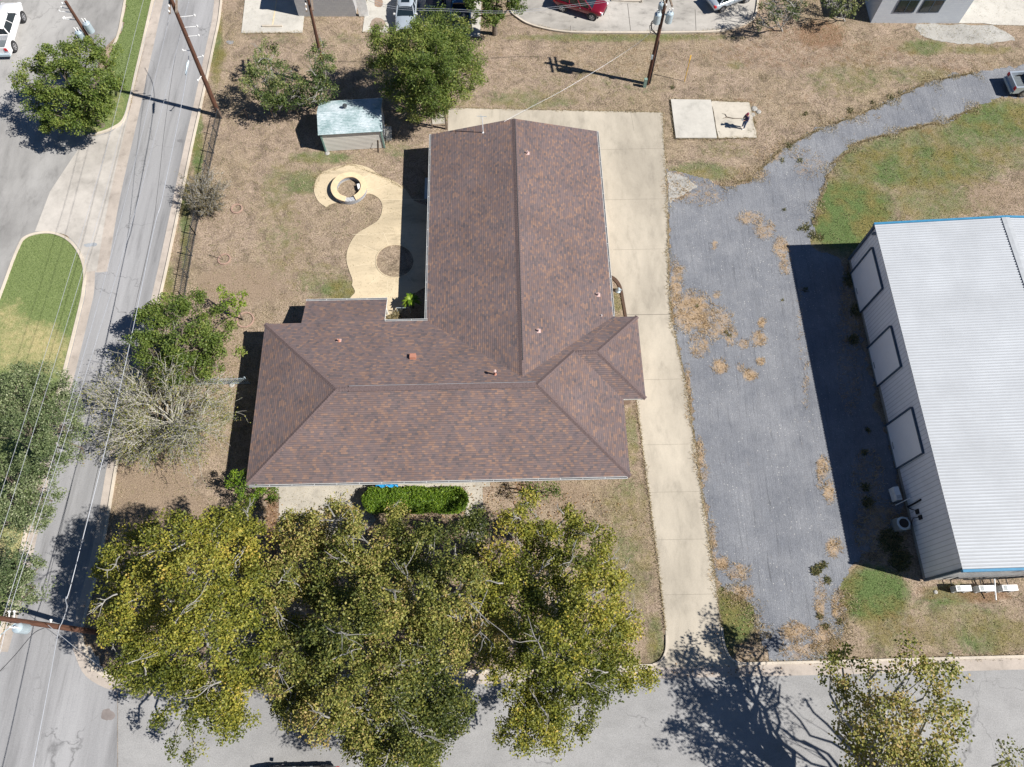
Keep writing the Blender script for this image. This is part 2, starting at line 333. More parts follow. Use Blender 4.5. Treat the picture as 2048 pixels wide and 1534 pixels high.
M['litter'] = mat_leaf('fallen_leaves', [(0.0, (0.10, 0.05, 0.025)), (0.5, (0.24, 0.13, 0.06)), (1.0, (0.42, 0.28, 0.12))], 0.1)
M['weed'] = mat_leaf('dark_weed_leaves', [(0.0, (0.045, 0.060, 0.018)), (0.6, (0.13, 0.13, 0.05)), (1.0, (0.26, 0.21, 0.10))], 0.2)
M['bark'] = plain('grey_bark', (0.27, 0.26, 0.24), 0.9, var=0.3, scale=5)
M['bark_dk'] = plain('brown_bark', (0.15, 0.12, 0.095), 0.9, var=0.35, scale=5)
M['bark_pale'] = plain('pale_limb_bark', (0.37, 0.355, 0.31), 0.9, var=0.25, scale=4)

# ---------------------------------------------------------------- mesh building
class MB:
    def __init__(s): s.v = []; s.f = []; s.mi = []
    def add(s, vs, fs, mi=0):
        o = len(s.v); s.v += [tuple(p) for p in vs]; s.f += [tuple(i + o for i in f) for f in fs]; s.mi += [mi] * len(fs); return s
    def box(s, c, d, rz=0.0, mi=0, taper=1.0, M4=None):
        cs, sn = math.cos(rz), math.sin(rz); vs = []
        for k in (-1, 1):
            t = taper if k > 0 else 1.0
            for i, j in ((-1, -1), (1, -1), (1, 1), (-1, 1)):
                x, y = i * d[0] / 2 * t, j * d[1] / 2 * t
                p = Vector((c[0] + x * cs - y * sn, c[1] + x * sn + y * cs, c[2] + k * d[2] / 2))
                vs.append(M4 @ p if M4 else p)
        return s.add(vs, [(3, 2, 1, 0), (4, 5, 6, 7), (0, 1, 5, 4), (1, 2, 6, 5), (2, 3, 7, 6), (3, 0, 4, 7)], mi)
    def bar(s, a, b, wd, ht=None, mi=0):
        a, b = Vector(a), Vector(b); d = b - a; ht = ht or wd; z = d.normalized()
        u = z.cross(Vector((0, 0, 1)));
        if u.length < 1e-3: u = Vector((1, 0, 0))
        u.normalize(); v = u.cross(z).normalized(); vs = []
        for p in (a, b):
            for i, j in ((-1, -1), (1, -1), (1, 1), (-1, 1)): vs.append(p + u * i * wd / 2 + v * j * ht / 2)
        return s.add(vs, [(3, 2, 1, 0), (4, 5, 6, 7), (0, 1, 5, 4), (1, 2, 6, 5), (2, 3, 7, 6), (3, 0, 4, 7)], mi)
    def tube(s, pts, rad, n=6, mi=0, cap=True):
        pts = [Vector(p) for p in pts]; m = len(pts)
        if isinstance(rad, (int, float)): rad = [rad] * m
        vs = []; prev = None
        for i, p in enumerate(pts):
            d = (pts[min(i + 1, m - 1)] - pts[max(i - 1, 0)]).normalized()
            u = prev - d * prev.dot(d) if prev else d.cross(Vector((0.3, 0.2, 1)))
            if u.length < 1e-4: u = d.cross(Vector((1, 0, 0)))
            u.normalize(); prev = u; v = d.cross(u)
            for k in range(n):
                a = 2 * math.pi * k / n; vs.append(p + (u * math.cos(a) + v * math.sin(a)) * rad[i])
        fs = [(i * n + k, i * n + (k + 1) % n, (i + 1) * n + (k + 1) % n, (i + 1) * n + k) for i in range(m - 1) for k in range(n)]
        if cap: fs += [tuple(range(n - 1, -1, -1)), tuple((m - 1) * n + k for k in range(n))]
        return s.add(vs, fs, mi)
    def lathe(s, c, prof, n=16, mi=0):
        """prof: (radius, z) from bottom to top about the point c"""
        vs = []; m = len(prof)
        for r_, z in prof:
            for k in range(n):
                a = 2 * math.pi * k / n; vs.append((c[0] + r_ * math.cos(a), c[1] + r_ * math.sin(a), c[2] + z))
        fs = [(i * n + k, i * n + (k + 1) % n, (i + 1) * n + (k + 1) % n, (i + 1) * n + k) for i in range(m - 1) for k in range(n)]
        fs += [tuple(range(n - 1, -1, -1)), tuple((m - 1) * n + k for k in range(n))]
        return s.add(vs, fs, mi)
    def slab(s, poly, z0, z1, mi=0, side_mi=None):
        """closed prism over a plan outline"""
        pl = [Vector((p[0], p[1], 0)) for p in poly]
        ar = sum(a.x * b.y - b.x * a.y for a, b in zip(pl, pl[1:] + pl[:1]))
        if ar < 0: pl.reverse()
        n = len(pl); tr = tessellate_polygon([pl])
        vs = [(p.x, p.y, z1) for p in pl] + [(p.x, p.y, z0) for p in pl]; tf = []
        for t in tr:
            a, b, c = (pl[i] for i in t)
            if (b - a).cross(c - a).z < 0: t = (t[0], t[2], t[1])
            tf.append(tuple(t))
        s.add(vs, tf + [tuple(i + n for i in reversed(t)) for t in tf], mi)
        return s.add(vs, [(i, n + i, n + (i + 1) % n, (i + 1) % n) for i in range(n)], mi if side_mi is None else side_mi)
    def build(s, name, mats, parent=None, smooth=False, loc=None):
        me = bpy.data.meshes.new(name); me.from_pydata(s.v, [], s.f)
        for m in (mats if isinstance(mats, (list, tuple)) else [mats]): me.materials.append(m)
        if any(s.mi): me.polygons.foreach_set('material_index', s.mi)
        if smooth: me.polygons.foreach_set('use_smooth', [True] * len(s.f))
        me.update(); o = bpy.data.objects.new(name, me); scn.collection.objects.link(o)
        if parent is not None: o.parent = parent
        if loc is not None: o.location = loc
        return o

def tag(o, label=None, cat=None, group=None, kind=None):
    if label: o['label'] = label
    if cat: o['category'] = cat
    if group: o['group'] = group
    if kind: o['kind'] = kind
    return o
def empty(name, loc, rz=0.0):
    e = bpy.data.objects.new(name, None); scn.collection.objects.link(e); e.location = loc; e.rotation_euler = (0, 0, rz); return e
def copy_tree(o, parent=None):
    c = o.copy(); scn.collection.objects.link(c)
    if parent is not None: c.parent = parent
    for ch in list(o.children): copy_tree(ch, c)
    return c

def pieces(mb, name, mats, parent=None, smooth=False):
    """every loose piece of the collected shape becomes a part of its own"""
    par = list(range(len(mb.v)))
    def find(i):
        while par[i] != i: par[i] = par[par[i]]; i = par[i]
        return i
    for f in mb.f:
        for k in f[1:]: par[find(k)] = find(f[0])
    groups = {}
    for i, f in enumerate(mb.f): groups.setdefault(find(f[0]), []).append(i)
    out = []
    for fs in groups.values():
        c = MB(); idx = {}
        for i in fs:
            for k in mb.f[i]:
                if k not in idx: idx[k] = len(c.v); c.v.append(mb.v[k])
            c.f.append(tuple(idx[k] for k in mb.f[i])); c.mi.append(mb.mi[i])
        out.append(c.build(name, mats, parent, smooth))
    return out
def smooth(pts, n=6, closed=True):
    """Catmull-Rom through plan points; a point with a third entry is a sharp corner"""
    P = [Vector((p[0], p[1])) for p in pts]; C = [len(p) > 2 for p in pts]; m = len(P); out = []
    for i in range(m if closed else m - 1):
        a, b = P[i], P[(i + 1) % m]
        if C[i] and C[(i + 1) % m]: out.append(a); continue
        p0 = P[i - 1] if (closed or i > 0) else a; p3 = P[(i + 2) % m] if (closed or i + 2 < m) else b
        if C[i]: p0 = a
        if C[(i + 1) % m]: p3 = b
        for k in range(n):
            t = k / n; out.append(0.5 * ((2 * a) + (b - p0) * t + (2 * p0 - 5 * a + 4 * b - p3) * t * t + (3 * a - p0 - 3 * b + p3) * t ** 3))
    if not closed: out.append(P[-1])
    return out
def gp(pts, n=6, closed=True):
    return [at(p.x, p.y, 0).to_2d() for p in smooth(pts, n, closed)]
def ragged(poly, amp=0.3, step=0.3, seed=0):
    r = np.random.default_rng(seed); ph = r.uniform(0, 6.28, 12); out = []; s = 0
    for a, b in zip(poly, poly[1:] + poly[:1]):
        d = b - a; l = d.length
        if l < 1e-6: continue
        nn = Vector((-d.y, d.x)) / l; k = max(1, int(l / step))
        for i in range(k):
            q = s + l * i / k
            o = amp * (0.6 * math.sin(q * 1.3 + ph[0]) * math.sin(q * 0.37 + ph[1]) + 0.5 * math.sin(q * 3.7 + ph[2]) * math.sin(q * 1.1 + ph[3]) + 0.35 * math.sin(q * 9.1 + ph[4]) + r.normal() * 0.3)
            out.append(a + d * i / k + nn * o)
        s += l
    return out
def inside(X, Y, poly):
    r = np.zeros(X.shape, bool); n = len(poly)
    for i in range(n):
        x1, y1 = poly[i]; x2, y2 = poly[(i + 1) % n]
        if y1 == y2: continue
        c = ((y1 > Y) != (y2 > Y)) & (X < (x2 - x1) * (Y - y1) / (y2 - y1) + x1); r ^= c
    return r
def structure(name, poly, z, m, thick=0.05):
    b = MB(); b.slab(poly, z - thick - 0.3, z, 0); return tag(b.build(name, m), kind='structure')
def strip(mb, line, wd, z0, z1, side=0.0, mi=0):
    """a kerb: band of given width along an open plan line"""
    n = len(line); L_, R_ = [], []
    for i, p in enumerate(line):
        d = (line[min(i + 1, n - 1)] - line[max(i - 1, 0)]).normalized(); nn = Vector((-d.y, d.x))
        L_.append(p + nn * (wd / 2 + side)); R_.append(p - nn * (wd / 2 - side))
    vs = [(q.x, q.y, z1) for q in L_] + [(q.x, q.y, z1) for q in R_] + [(q.x, q.y, z0) for q in L_] + [(q.x, q.y, z0) for q in R_]
    fs = []
    for i in range(n - 1):
        fs += [(n + i, n + i + 1, i + 1, i), (i, i + 1, 2 * n + i + 1, 2 * n + i), (3 * n + i, 3 * n + i + 1, n + i + 1, n + i)]
    fs += [(0, 2 * n, 3 * n, n), (n - 1, 2 * n - 1, 4 * n - 1, 3 * n - 1)]
    return mb.add(vs, fs, mi)

def fast_mesh(name, V, quads, mat, parent=None, tint=None, attname='tint', vpf=4):
    nf = len(quads); me = bpy.data.meshes.new(name)
    me.vertices.add(len(V)); me.vertices.foreach_set('co', np.ascontiguousarray(V, np.float32).ravel())
    me.loops.add(nf * vpf); me.loops.foreach_set('vertex_index', np.ascontiguousarray(quads, np.int32).ravel())
    me.polygons.add(nf); me.polygons.foreach_set('loop_start', np.arange(0, nf * vpf, vpf, dtype=np.int32))
    try: me.polygons.foreach_set('loop_total', np.full(nf, vpf, np.int32))
    except Exception: pass
    me.update(calc_edges=True)
    if tint is not None:
        a = me.attributes.new(attname, 'FLOAT', 'POINT'); a.data.foreach_set('value', np.ascontiguousarray(tint, np.float32))
    me.materials.append(mat); o = bpy.data.objects.new(name, me); scn.collection.objects.link(o)
    if parent is not None: o.parent = parent
    return o
#--SETTING--
# ---------------------------------------------------------------- ground sheet with plant cover
def axis_pts(a, b, step, far):
    core = np.arange(a, b + 1e-6, step)
    out = np.array([far * k for k in (0.12, 0.35, 1.0)])
    return np.concatenate([a - out[::-1], core, b + out])
def blob_field(PX, PY, blobs):
    f = np.zeros(PX.shape)
    for (x, y, rx, ry, s) in blobs:
        d = ((PX - x) / rx) ** 2 + ((PY - y) / ry) ** 2
        f = np.maximum(f, s * np.clip(1.35 - d, 0, 1)) if s > 0 else f + s * np.clip(1.2 - d, 0, 1)
    return f
gx = axis_pts(-60, 60, 0.3, 700); gy = axis_pts(-14, 78, 0.3, 700)
GX, GY = np.meshgrid(gx, gy); nx, ny = len(gx), len(gy)
core = (np.abs(GX) < 62) & (GY > -15) & (GY < 80)
PX, PY = to_px(np.where(core, GX, 999), np.where(core, GY, 20))
green = blob_field(PX, PY, [(432, 90, 14, 90, .75), (395, 290, 12, 90, .8), (370, 430, 12, 110, .7), (338, 580, 12, 60, .7), (1690, 430, 100, 80, 1.15), (1830, 330, 190, 60, .75),
    (2000, 240, 130, 45, .8), (1900, 300, 200, 60, .6), (1860, 400, 90, 60, .5), (1745, 1190, 75, 60, 1.2), (1770, 1240, 50, 70, .6), (1900, 1190, 60, 25, .7), (1980, 1270, 90, 45, .6), (1470, 1225, 45, 60, 1.5),
    (1440, 1300, 30, 25, 1.0), (1310, 1280, 20, 60, .6), (560, 470, 50, 100, .25), (500, 320, 50, 40, .08), (610, 365, 45, 28, .55), (640, 315, 70, 14, .6), (560, 380, 40, 60, .4), (680, 580, 40, 26, .75), (640, 560, 60, 40, .35),
    (1262, 880, 18, 70, .45), (1250, 1010, 50, 60, .35), (1260, 1150, 50, 110, .4), (1235, 600, 12, 30, .5), (1060, 200, 110, 24, .4), (1240, 75, 260, 9, .6), (1190, 170, 150, 40, .2), (1400, 345, 80, 22, .6), (1450, 300, 60, 22, .3),
    (1850, 95, 55, 18, .6), (1960, 100, 80, 10, .5), (1690, 160, 90, 40, .35), (1830, 150, 90, 20, .4), (440, 110, 14, 16, .9), (800, 300, 40, 20, .3), (1470, 130, 20, 10, .5), (1900, 1250, 160, 60, .4), (300, 830, 90, 60, .2), (450, 830, 40, 60, .3),
    (900, 200, 60, 20, .3), (700, 75, 40, 15, .3), (560, 75, 60, 12, .25), (1960, 420, 40, 40, .2), (1550, 1240, 10, 10, .4)])
bare = blob_field(PX, PY, [(300, 950, 90, 80, .9), (340, 1030, 110, 60, .8), (480, 570, 100, 45, .8), (590, 470, 30, 70, .5), (570, 560, 50, 60, .5), (1950, 390, 120, 40, .6), (1800, 95, 60, 20, .5), (1300, 1290, 25, 30, .6), (1130, 990, 60, 30, .7),
    (640, 1040, 60, 60, .7), (720, 480, 50, 50, .4), (860, 1050, 120, 60, .8), (440, 700, 60, 70, .5), (240, 1290, 90, 70, .9), (1850, 1270, 90, 30, .5), (1960, 60, 60, 40, .4), (250, 980, 40, 60, .8), (1430, 100, 60, 30, .3), (1800, 1010, 30, 60, .6)])
rust = blob_field(PX, PY, [(1620, 110, 260, 40, .42), (1230, 120, 220, 40, .3), (1000, 120, 90, 60, .25), (1560, 200, 110, 30, .3), (1930, 130, 120, 40, .3), (700, 90, 200, 40, .15), (1640, 70, 60, 35, .8), (1960, 1190, 70, 20, .8), (1880, 1185, 60, 18, .6), (1790, 1250, 50, 40, .35), (545, 1060, 14, 90, 1.1), (1900, 140, 60, 20, .4), (1570, 60, 50, 25, .5), (1480, 205, 40, 10, .5), (1500, 1010, 5, 5, .1), (1050, 975, 30, 12, .7), (1160, 240, 5, 5, .1),
    (640, 600, 30, 8, .5), (1700, 1130, 40, 40, .4), (1790, 560, 40, 200, .3), (1850, 260, 30, 20, .35), (1440, 985, 10, 10, .2)])
VV = np.stack([GX, GY, np.zeros_like(GX)], -1).reshape(-1, 3)
ii = np.arange(nx * ny).reshape(ny, nx)
QQ = np.stack([ii[:-1, :-1], ii[:-1, 1:], ii[1:, 1:], ii[1:, :-1]], -1).reshape(-1, 4)
g = fast_mesh('ground', VV, QQ, M['ground']); tag(g, kind='structure')
for nm, a_ in (('green', green), ('bare', bare), ('rust', rust)):
    t_ = g.data.attributes.new(nm, 'FLOAT', 'POINT'); t_.data.foreach_set('value', a_.astype(np.float32).ravel())

def patch(name, poly, z, mat_, attname, fn, step=0.35, amp=0.0):
    """a sheet with its own inner grid, so that cover can vary over it"""
    P = np.array([(p[0], p[1]) for p in poly]); x0, y0 = P.min(0) - step; x1, y1 = P.max(0) + step
    xs = np.arange(x0, x1, step); ys = np.arange(y0, y1, step); X, Y = np.meshgrid(xs, ys)
    cx, cy = X[:-1, :-1] + step / 2, Y[:-1, :-1] + step / 2
    keep = inside(cx, cy, poly)
    i2 = np.arange(X.size).reshape(X.shape); q = np.stack([i2[:-1, :-1], i2[:-1, 1:], i2[1:, 1:], i2[1:, :-1]], -1)[keep]
    used, inv = np.unique(q, return_inverse=True); V = np.stack([X.ravel()[used], Y.ravel()[used], np.full(len(used), z)], -1)
    o = fast_mesh(name, V, inv.reshape(-1, 4), mat_)
    px, py = to_px(V[:, 0], V[:, 1]); t = o.data.attributes.new(attname, 'FLOAT', 'POINT'); t.data.foreach_set('value', fn(px, py).astype(np.float32)); return o

# roads, lot and drives (each sheet a few millimetres above the one below)
road_r = [(448, -60), (440, 30), (428, 90), (405, 200), (385, 290), (352, 450), (324, 580), (285, 740), (240, 900), (205, 1100), (168, 1245), (165, 1275), (172, 1300), (190, 1335), (235, 1358), (300, 1368)]
west = gp([(310, -60, 1), (448, -60, 1)] + road_r[1:-2] + [(235, 1358, 1), (235, 1700, 1), (-200, 1700, 1), (-90, 1330, 1), (0, 1310), (50, 1100), (130, 745), (150, 640), (158, 600), (172, 545, 1), (225, 262, 1), (262, 215), (278, 150), (290, 60)], 5)
structure('west_road', west, 0.012, M['asphalt'])
south = gp([(236, 1357, 1), (300, 1366, 1), (700, 1353, 1), (1300, 1335, 1), (2048, 1332, 1), (2500, 1326, 1), (2500, 1640, 1), (236, 1640, 1)])
structure('south_street', south, 0.009, M['asphalt_s'])
lot = gp([(-330, -160, 1), (262, -160, 1), (245, 60, 1), (205, 100, 1), (165, 230, 1), (188, 273, 1), (228, 256, 1), (172, 545, 1), (135, 470, 1), (95, 462, 1), (35, 500, 1), (-30, 680, 1), (-330, 900, 1)])
structure('parking_lot', lot, 0.006, M['lot'])
structure('lot_apron', gp([(162, 292), (188, 275), (226, 262), (256, 226, 1), (246, 300, 1), (205, 545, 1), (172, 545, 1), (160, 500), (135, 472), (100, 463), (70, 463, 1), (100, 384, 1)], 4), 0.016, M['apron'])
turf_a = gp([(258, -40, 1), (316, -40, 1), (306, 0), (287, 85), (272, 150), (262, 195), (248, 240), (224, 258), (196, 268), (176, 272), (166, 262), (172, 230), (205, 150), (228, 92), (246, 52)], 5)
turf_b = gp([(-60, 740, 1), (-28, 670), (4, 585), (36, 500), (55, 474), (98, 466), (134, 478), (158, 504), (170, 540), (168, 580), (160, 620), (129, 745), (88, 900), (48, 1085), (20, 1200), (-8, 1300), (-60, 1340, 1), (-330, 1340, 1), (-330, 900, 1)], 5)
def turf_dry(px, py): return blob_field(px, py, [(60, 700, 90, 70, .75), (20, 650, 60, 60, .6), (60, 600, 60, 30, .15), (150, 266, 60, 22, .6), (230, 220, 25, 60, .4), (25, 1090, 60, 60, .8), (285, 20, 20, 60, .15), (100, 500, 30, 20, .1)]) - 0.12
for nm, pl in (('verge_turf', turf_a), ('corner_turf', turf_b)):
    tag(patch(nm, pl, 0.055, M['turf'], 'dry', turf_dry, 0.22), kind='structure')
kb = MB()
for pl in (gp([(316, -40), (306, 0), (287, 85), (272, 150), (262, 195), (248, 240), (224, 258), (196, 268), (176, 272)], 5, False),
           gp([(228, 92), (240, 60), (258, -40)], 3, False),
           gp([(-28, 670), (4, 585), (36, 500), (55, 474), (98, 466), (134, 478), (158, 504), (170, 540), (168, 580), (160, 620), (129, 745), (88, 900), (48, 1085), (20, 1200), (-8, 1300)], 5, False)):
    strip(kb, pl, 0.2, -0.1, 0.12)
tag(kb.build('kerb_around_turf', M['kerb']), kind='structure')
def gutter(name, line, off, wd, z=0.020, m=None):
    b = MB(); strip(b, line, wd, -0.1, z, off); return tag(b.build(name, m or M['gutter']), kind='structure')
rr = gp([(p[0], p[1]) for p in road_r], 4, False)
kb = MB(); strip(kb, rr, 0.17, -0.1, 0.13); tag(kb.build('kerb_east_of_west_road', M['kerb']), kind='structure')
gutter('gutter_east_of_west_road', rr, 0.0 - 0.38, 0.58)
gutter('gutter_west_of_west_road', gp([(170, 545), (168, 585), (160, 622), (129, 748), (88, 903), (48, 1088), (20, 1203), (-8, 1303)], 5, False), 0.45, 0.62)
gutter('gutter_by_verge', gp([(316, -40), (306, 0), (287, 85), (272, 150), (258, 215), (215, 400), (190, 545)], 5, False), 0.55, 0.85, 0.021)
s1 = gp([(300, 1366), (700, 1351), (1240, 1333), (1305, 1331)], 3, False); s2 = gp([(1470, 1328), (1640, 1324), (2048, 1313), (2500, 1303)], 3, False)
kb = MB(); strip(kb, s1, 0.17, -0.1, 0.13); strip(kb, s2, 0.17, -0.1, 0.13)
strip(kb, gp([(1305, 1330), (1322, 1321), (1332, 1300), (1333, 1270)], 4, False), 0.14, -0.1, 0.1); strip(kb, gp([(1443, 1255), (1448, 1290), (1462, 1318), (1485, 1327)], 4, False), 0.14, -0.1, 0.1)
tag(kb.build('kerb_north_of_street', M['kerb']), kind='structure')
gutter('gutter_north_of_street', gp([(300, 1366), (700, 1351), (1240, 1333), (1640, 1324), (2048, 1313), (2500, 1303)], 3, False), -0.42, 0.66)
kb = MB(); strip(kb, gp([(235, 1640), (2500, 1612)], 2, False), 0.17, -0.1, 0.13); tag(kb.build('kerb_south_of_street', M['kerb']), kind='structure')

drive = gp([(896, 216, 1), (1325, 225, 1), (1335, 400, 1), (1337, 560, 1), (1343, 640, 1), (1372, 768, 1), (1429, 1152, 1), (1443, 1255, 1), (1447, 1290), (1460, 1316), (1482, 1333, 1), (1292, 1335, 1), (1320, 1322), (1331, 1302), (1331, 1260, 1), (1316, 1126, 1), (1272, 797, 1), (1252, 650, 1), (1246, 605), (1240, 575), (1230, 560), (1217, 551, 1), (1180, 551, 1), (1150, 300, 1), (896, 300, 1)])
structure('driveway', drive, 0.030, M['drive'])
jt = MB()
for a, b in (((1250, 630), (1343, 629)), ((1208, 400), (1334, 398)), ((1285, 890), (1388, 888)), ((1305, 1080), (1416, 1078)), ((1260, 218), (1268, 262)), ((1195, 300), (1330, 297)), ((1296, 985), (1402, 983)), ((1323, 1190), (1434, 1188)), ((1226, 500), (1335, 498)), ((1273, 760), (1369, 758)), ((1000, 219), (1000, 240))):
    p, q = at(*a), at(*b); jt.bar((p.x, p.y, 0.0295), (q.x, q.y, 0.0295), 0.05 if a == (1250, 630) else 0.016, 0.012)
tag(jt.build('driveway_joints', plain('joint_dark', (0.20, 0.18, 0.15), 0.95)), kind='structure')
structure('east_planting_kerb', gp([(1217, 549, 1), (1232, 557), (1243, 574), (1249, 604), (1255, 640, 1), (1250, 640, 1), (1244, 606), (1238, 578), (1229, 563), (1216, 554, 1)], 4), 0.07, plain('brown_edging', (0.085, 0.05, 0.032), 0.9))
structure('patio', gp([(652, 415, 1), (636, 402), (628, 378), (639, 350), (665, 337), (700, 329), (735, 335), (763, 353), (790, 364), (812, 380), (828, 402), (862, 414, 1), (862, 570, 1), (838, 582), (815, 602), (799, 634, 1), (770, 650, 1), (690, 640, 1), (699, 600), (710, 585), (704, 571, 1), (705, 560), (699, 543), (693, 520), (697, 495), (712, 470), (735, 455), (757, 440), (765, 415), (757, 397), (736, 388), (712, 400), (685, 404), (664, 408)], 5), 0.050, M['patio'])
structure('round_bed', [at(790 + 37 * math.cos(a), 523 + 32 * math.sin(a)).to_2d() for a in np.linspace(0, 6.2832, 40, endpoint=False)], 0.056, M['ground'])
jt = MB()
for k in range(9): a = math.radians(k * 40 + 12); p, q = at(790 + 40 * math.cos(a), 523 + 35 * math.sin(a)), at(790 + (64 if math.cos(a) > 0 else 78) * math.cos(a), 523 + 62 * math.sin(a)); jt.bar((p.x, p.y, .0495), (q.x, q.y, .0495), .035, .012)
for a, b in (((705, 470), (856, 466)), ((765, 400), (856, 400)), ((775, 562), (772, 640)), ((740, 350), (718, 362)), ((790, 366), (735, 385))): p, q = at(*a), at(*b); jt.bar((p.x, p.y, .0495), (q.x, q.y, .0495), .035, .012)
tag(jt.build('patio_joints', plain('patio_joint_pale', (0.62, 0.53, 0.38), 0.95)), kind='structure')
kb = MB()
ringl = [at(790 + 38 * math.cos(a), 523 + 33 * math.sin(a)).to_2d() for a in np.linspace(0, 6.2832, 49)]
strip(kb, ringl, 0.07, 0.0, 0.085); tag(kb.build('round_bed_edging', M['patio']), kind='structure')
structure('front_walk', gp([(546, 965, 1), (980, 955, 1), (980, 973, 1), (735, 978, 1), (733, 984, 1), (552, 988, 1)]), 0.034, M['walk'])
structure('front_pad', gp([(559, 984, 1), (732, 980, 1), (736, 1010, 1), (752, 1040, 1), (720, 1075, 1), (557, 1075, 1)], 4), 0.026, M['walk'])
structure('front_side_walk', gp([(930, 973, 1), (965, 972, 1), (968, 1085, 1), (932, 1085, 1)]), 0.022, M['walk'])
structure('shop_parking_pad', gp([(497, -60, 1), (483, 67, 1), (605, 66, 1), (618, -60, 1)]), 0.06, M['slab'])
structure('cottage_parking_pad', gp([(742, -60, 1), (725, 65, 1), (960, 74, 1), (965, -60, 1)]), 0.06, M['slab'])
lane = gp([(1018, -60, 1), (1020, 15), (1038, 38), (1068, 53), (1120, 64), (1190, 67), (1400, 66), (1460, 59), (1496, 46), (1512, 25), (1520, -60, 1)], 5)
structure('drive_lane', lane, 0.045, M['lane'])
kb = MB(); strip(kb, gp([(1018, -60), (1020, 15), (1038, 38), (1068, 53), (1120, 64), (1190, 67), (1400, 66), (1460, 59), (1496, 46), (1512, 25), (1520, -60)], 5, False), 0.16, -0.1, 0.17)
strip(kb, gp([(1222, 2), (1278, 4), (1282, 1), (1285, -60)], 3, False), 0.16, -0.1, 0.17); tag(kb.build('drive_lane_kerb', M['kerb']), kind='structure')
kb = MB(); 
for a, b in (((1255, 8), (1261, 62)), ((1141, 52), (1140, 67)), ((1390, 20), (1392, 66))):
    p, q = at(*a), at(*b); kb.bar((p.x, p.y, 0.044), (q.x, q.y, 0.044), 0.05, 0.012)
tag(kb.build('drive_lane_joints', plain('lane_joint_dark', (0.12, 0.11, 0.10), 0.95)), kind='structure')
structure('office_pad', gp([(1916, 47, 1), (1965, 47, 1), (1985, 50, 1), (2300, 58, 1), (2300, -90, 1), (1930, -90, 1)]), 0.05, M['slab'])
structure('crushed_stone_strip', ragged(gp([(1834, 49), (1900, 50), (1960, 50), (1990, 54), (2028, 80), (1975, 87), (1922, 87), (1850, 76), (1838, 66)], 5), 0.15, 0.3, 3), 0.015, M['crush'])
slabs = gp([(1341, 201, 1), (1421, 202, 1), (1433, 278, 1), (1351, 278, 1)]), gp([(1423, 204, 1), (1498, 206, 1), (1502, 224, 1), (1506, 242, 1), (1513, 276, 1), (1436, 278, 1)])
structure('pale_slab', slabs[0], 0.16, M['slab']); structure('old_slab', ragged(slabs[1], 0.06, 0.3, 5), 0.10, mat_pavement('old_slab', (0.50, 0.46, 0.39), 0.72, 0.06, 0.08))
grav = ragged(gp([(1331, 338, 1), (1380, 350), (1440, 368), (1500, 360), (1560, 300), (1640, 258), (1700, 236), (1770, 207), (1850, 166), (1960, 143), (2048, 132), (2300, 120, 1), (2300, 190, 1), (2048, 192), (1960, 210), (1900, 240), (1800, 262), (1720, 285), (1665, 328), (1640, 400), (1628, 450), (1625, 492), (1680, 520), (1705, 600), (1725, 680), (1745, 780), (1775, 880), (1792, 960), (1800, 1040), (1745, 1100), (1700, 1130), (1688, 1180), (1690, 1240), (1660, 1290), (1645, 1325, 1), (1540, 1327, 1), (1528, 1280), (1514, 1245), (1488, 1200), (1446, 1178), (1432, 1152, 1), (1374, 768, 1), (1345, 640, 1), (1339, 560, 1), (1336, 400, 1)], 5), 0.28, 0.3, 11)
STRAW = [(1352, 372, 26, 34, .8), (1400, 385, 50, 26, .5), (1385, 625, 42, 44, .95), (1430, 645, 36, 34, .75), (1400, 690, 22, 26, .7), (1440, 734, 17, 15, 1.0), (1500, 750, 16, 13, .95), (1480, 735, 9, 9, .6), (1521, 722, 10, 9, 1.), (1518, 678, 17, 17, .9), (1486, 688, 12, 12, .8), (1523, 645, 9, 11, 1.),
         (1462, 672, 14, 20, .7), (1500, 436, 26, 14, .8), (1530, 460, 22, 20, .75), (1562, 496, 16, 22, .9), (1570, 530, 14, 20, .7), (1430, 490, 6, 10, .9), (1360, 540, 12, 10, .8), (1352, 580, 14, 60, .8), (1433, 590, 9, 8, .8), (1645, 935, 14, 24, .9), (1658, 985, 12, 24, .9), (1640, 970, 8, 12, .7), (1667, 1095, 16, 22, .9),
         (1376, 790, 7, 60, .8), (1398, 915, 11, 40, .85), (1408, 945, 10, 20, .7), (1425, 1100, 9, 60, .7), (1443, 1126, 14, 14, 1.), (1478, 1145, 26, 18, .7), (1590, 1262, 30, 20, .9), (1640, 1200, 12, 40, .8), (1676, 1215, 14, 36, .8), (1600, 1300, 40, 20, .6), (1650, 1280, 30, 30, .8), (1480, 1185, 30, 16, .8), (1600, 645, 5, 70, .35), (1612, 760, 6, 60, .4),
         (1780, 640, 10, 10, .1), (1560, 300, 60, 16, .3), (1700, 238, 60, 14, .25), (1620, 330, 30, 30, .4), (1540, 310, 30, 14, .7), (1500, 350, 40, 16, .6), (1700, 700, 26, 120, .35), (1735, 960, 30, 60, .5), (1760, 1060, 50, 60, .7), (1705, 600, 24, 90, .7), (1345, 1000, 3, 3, .2), (1590, 245, 20, 12, .3)]
tag(patch('gravel_yard', grav, 0.018, M['gravel'], 'straw', lambda px, py: blob_field(px, py, STRAW), 0.11), kind='structure')

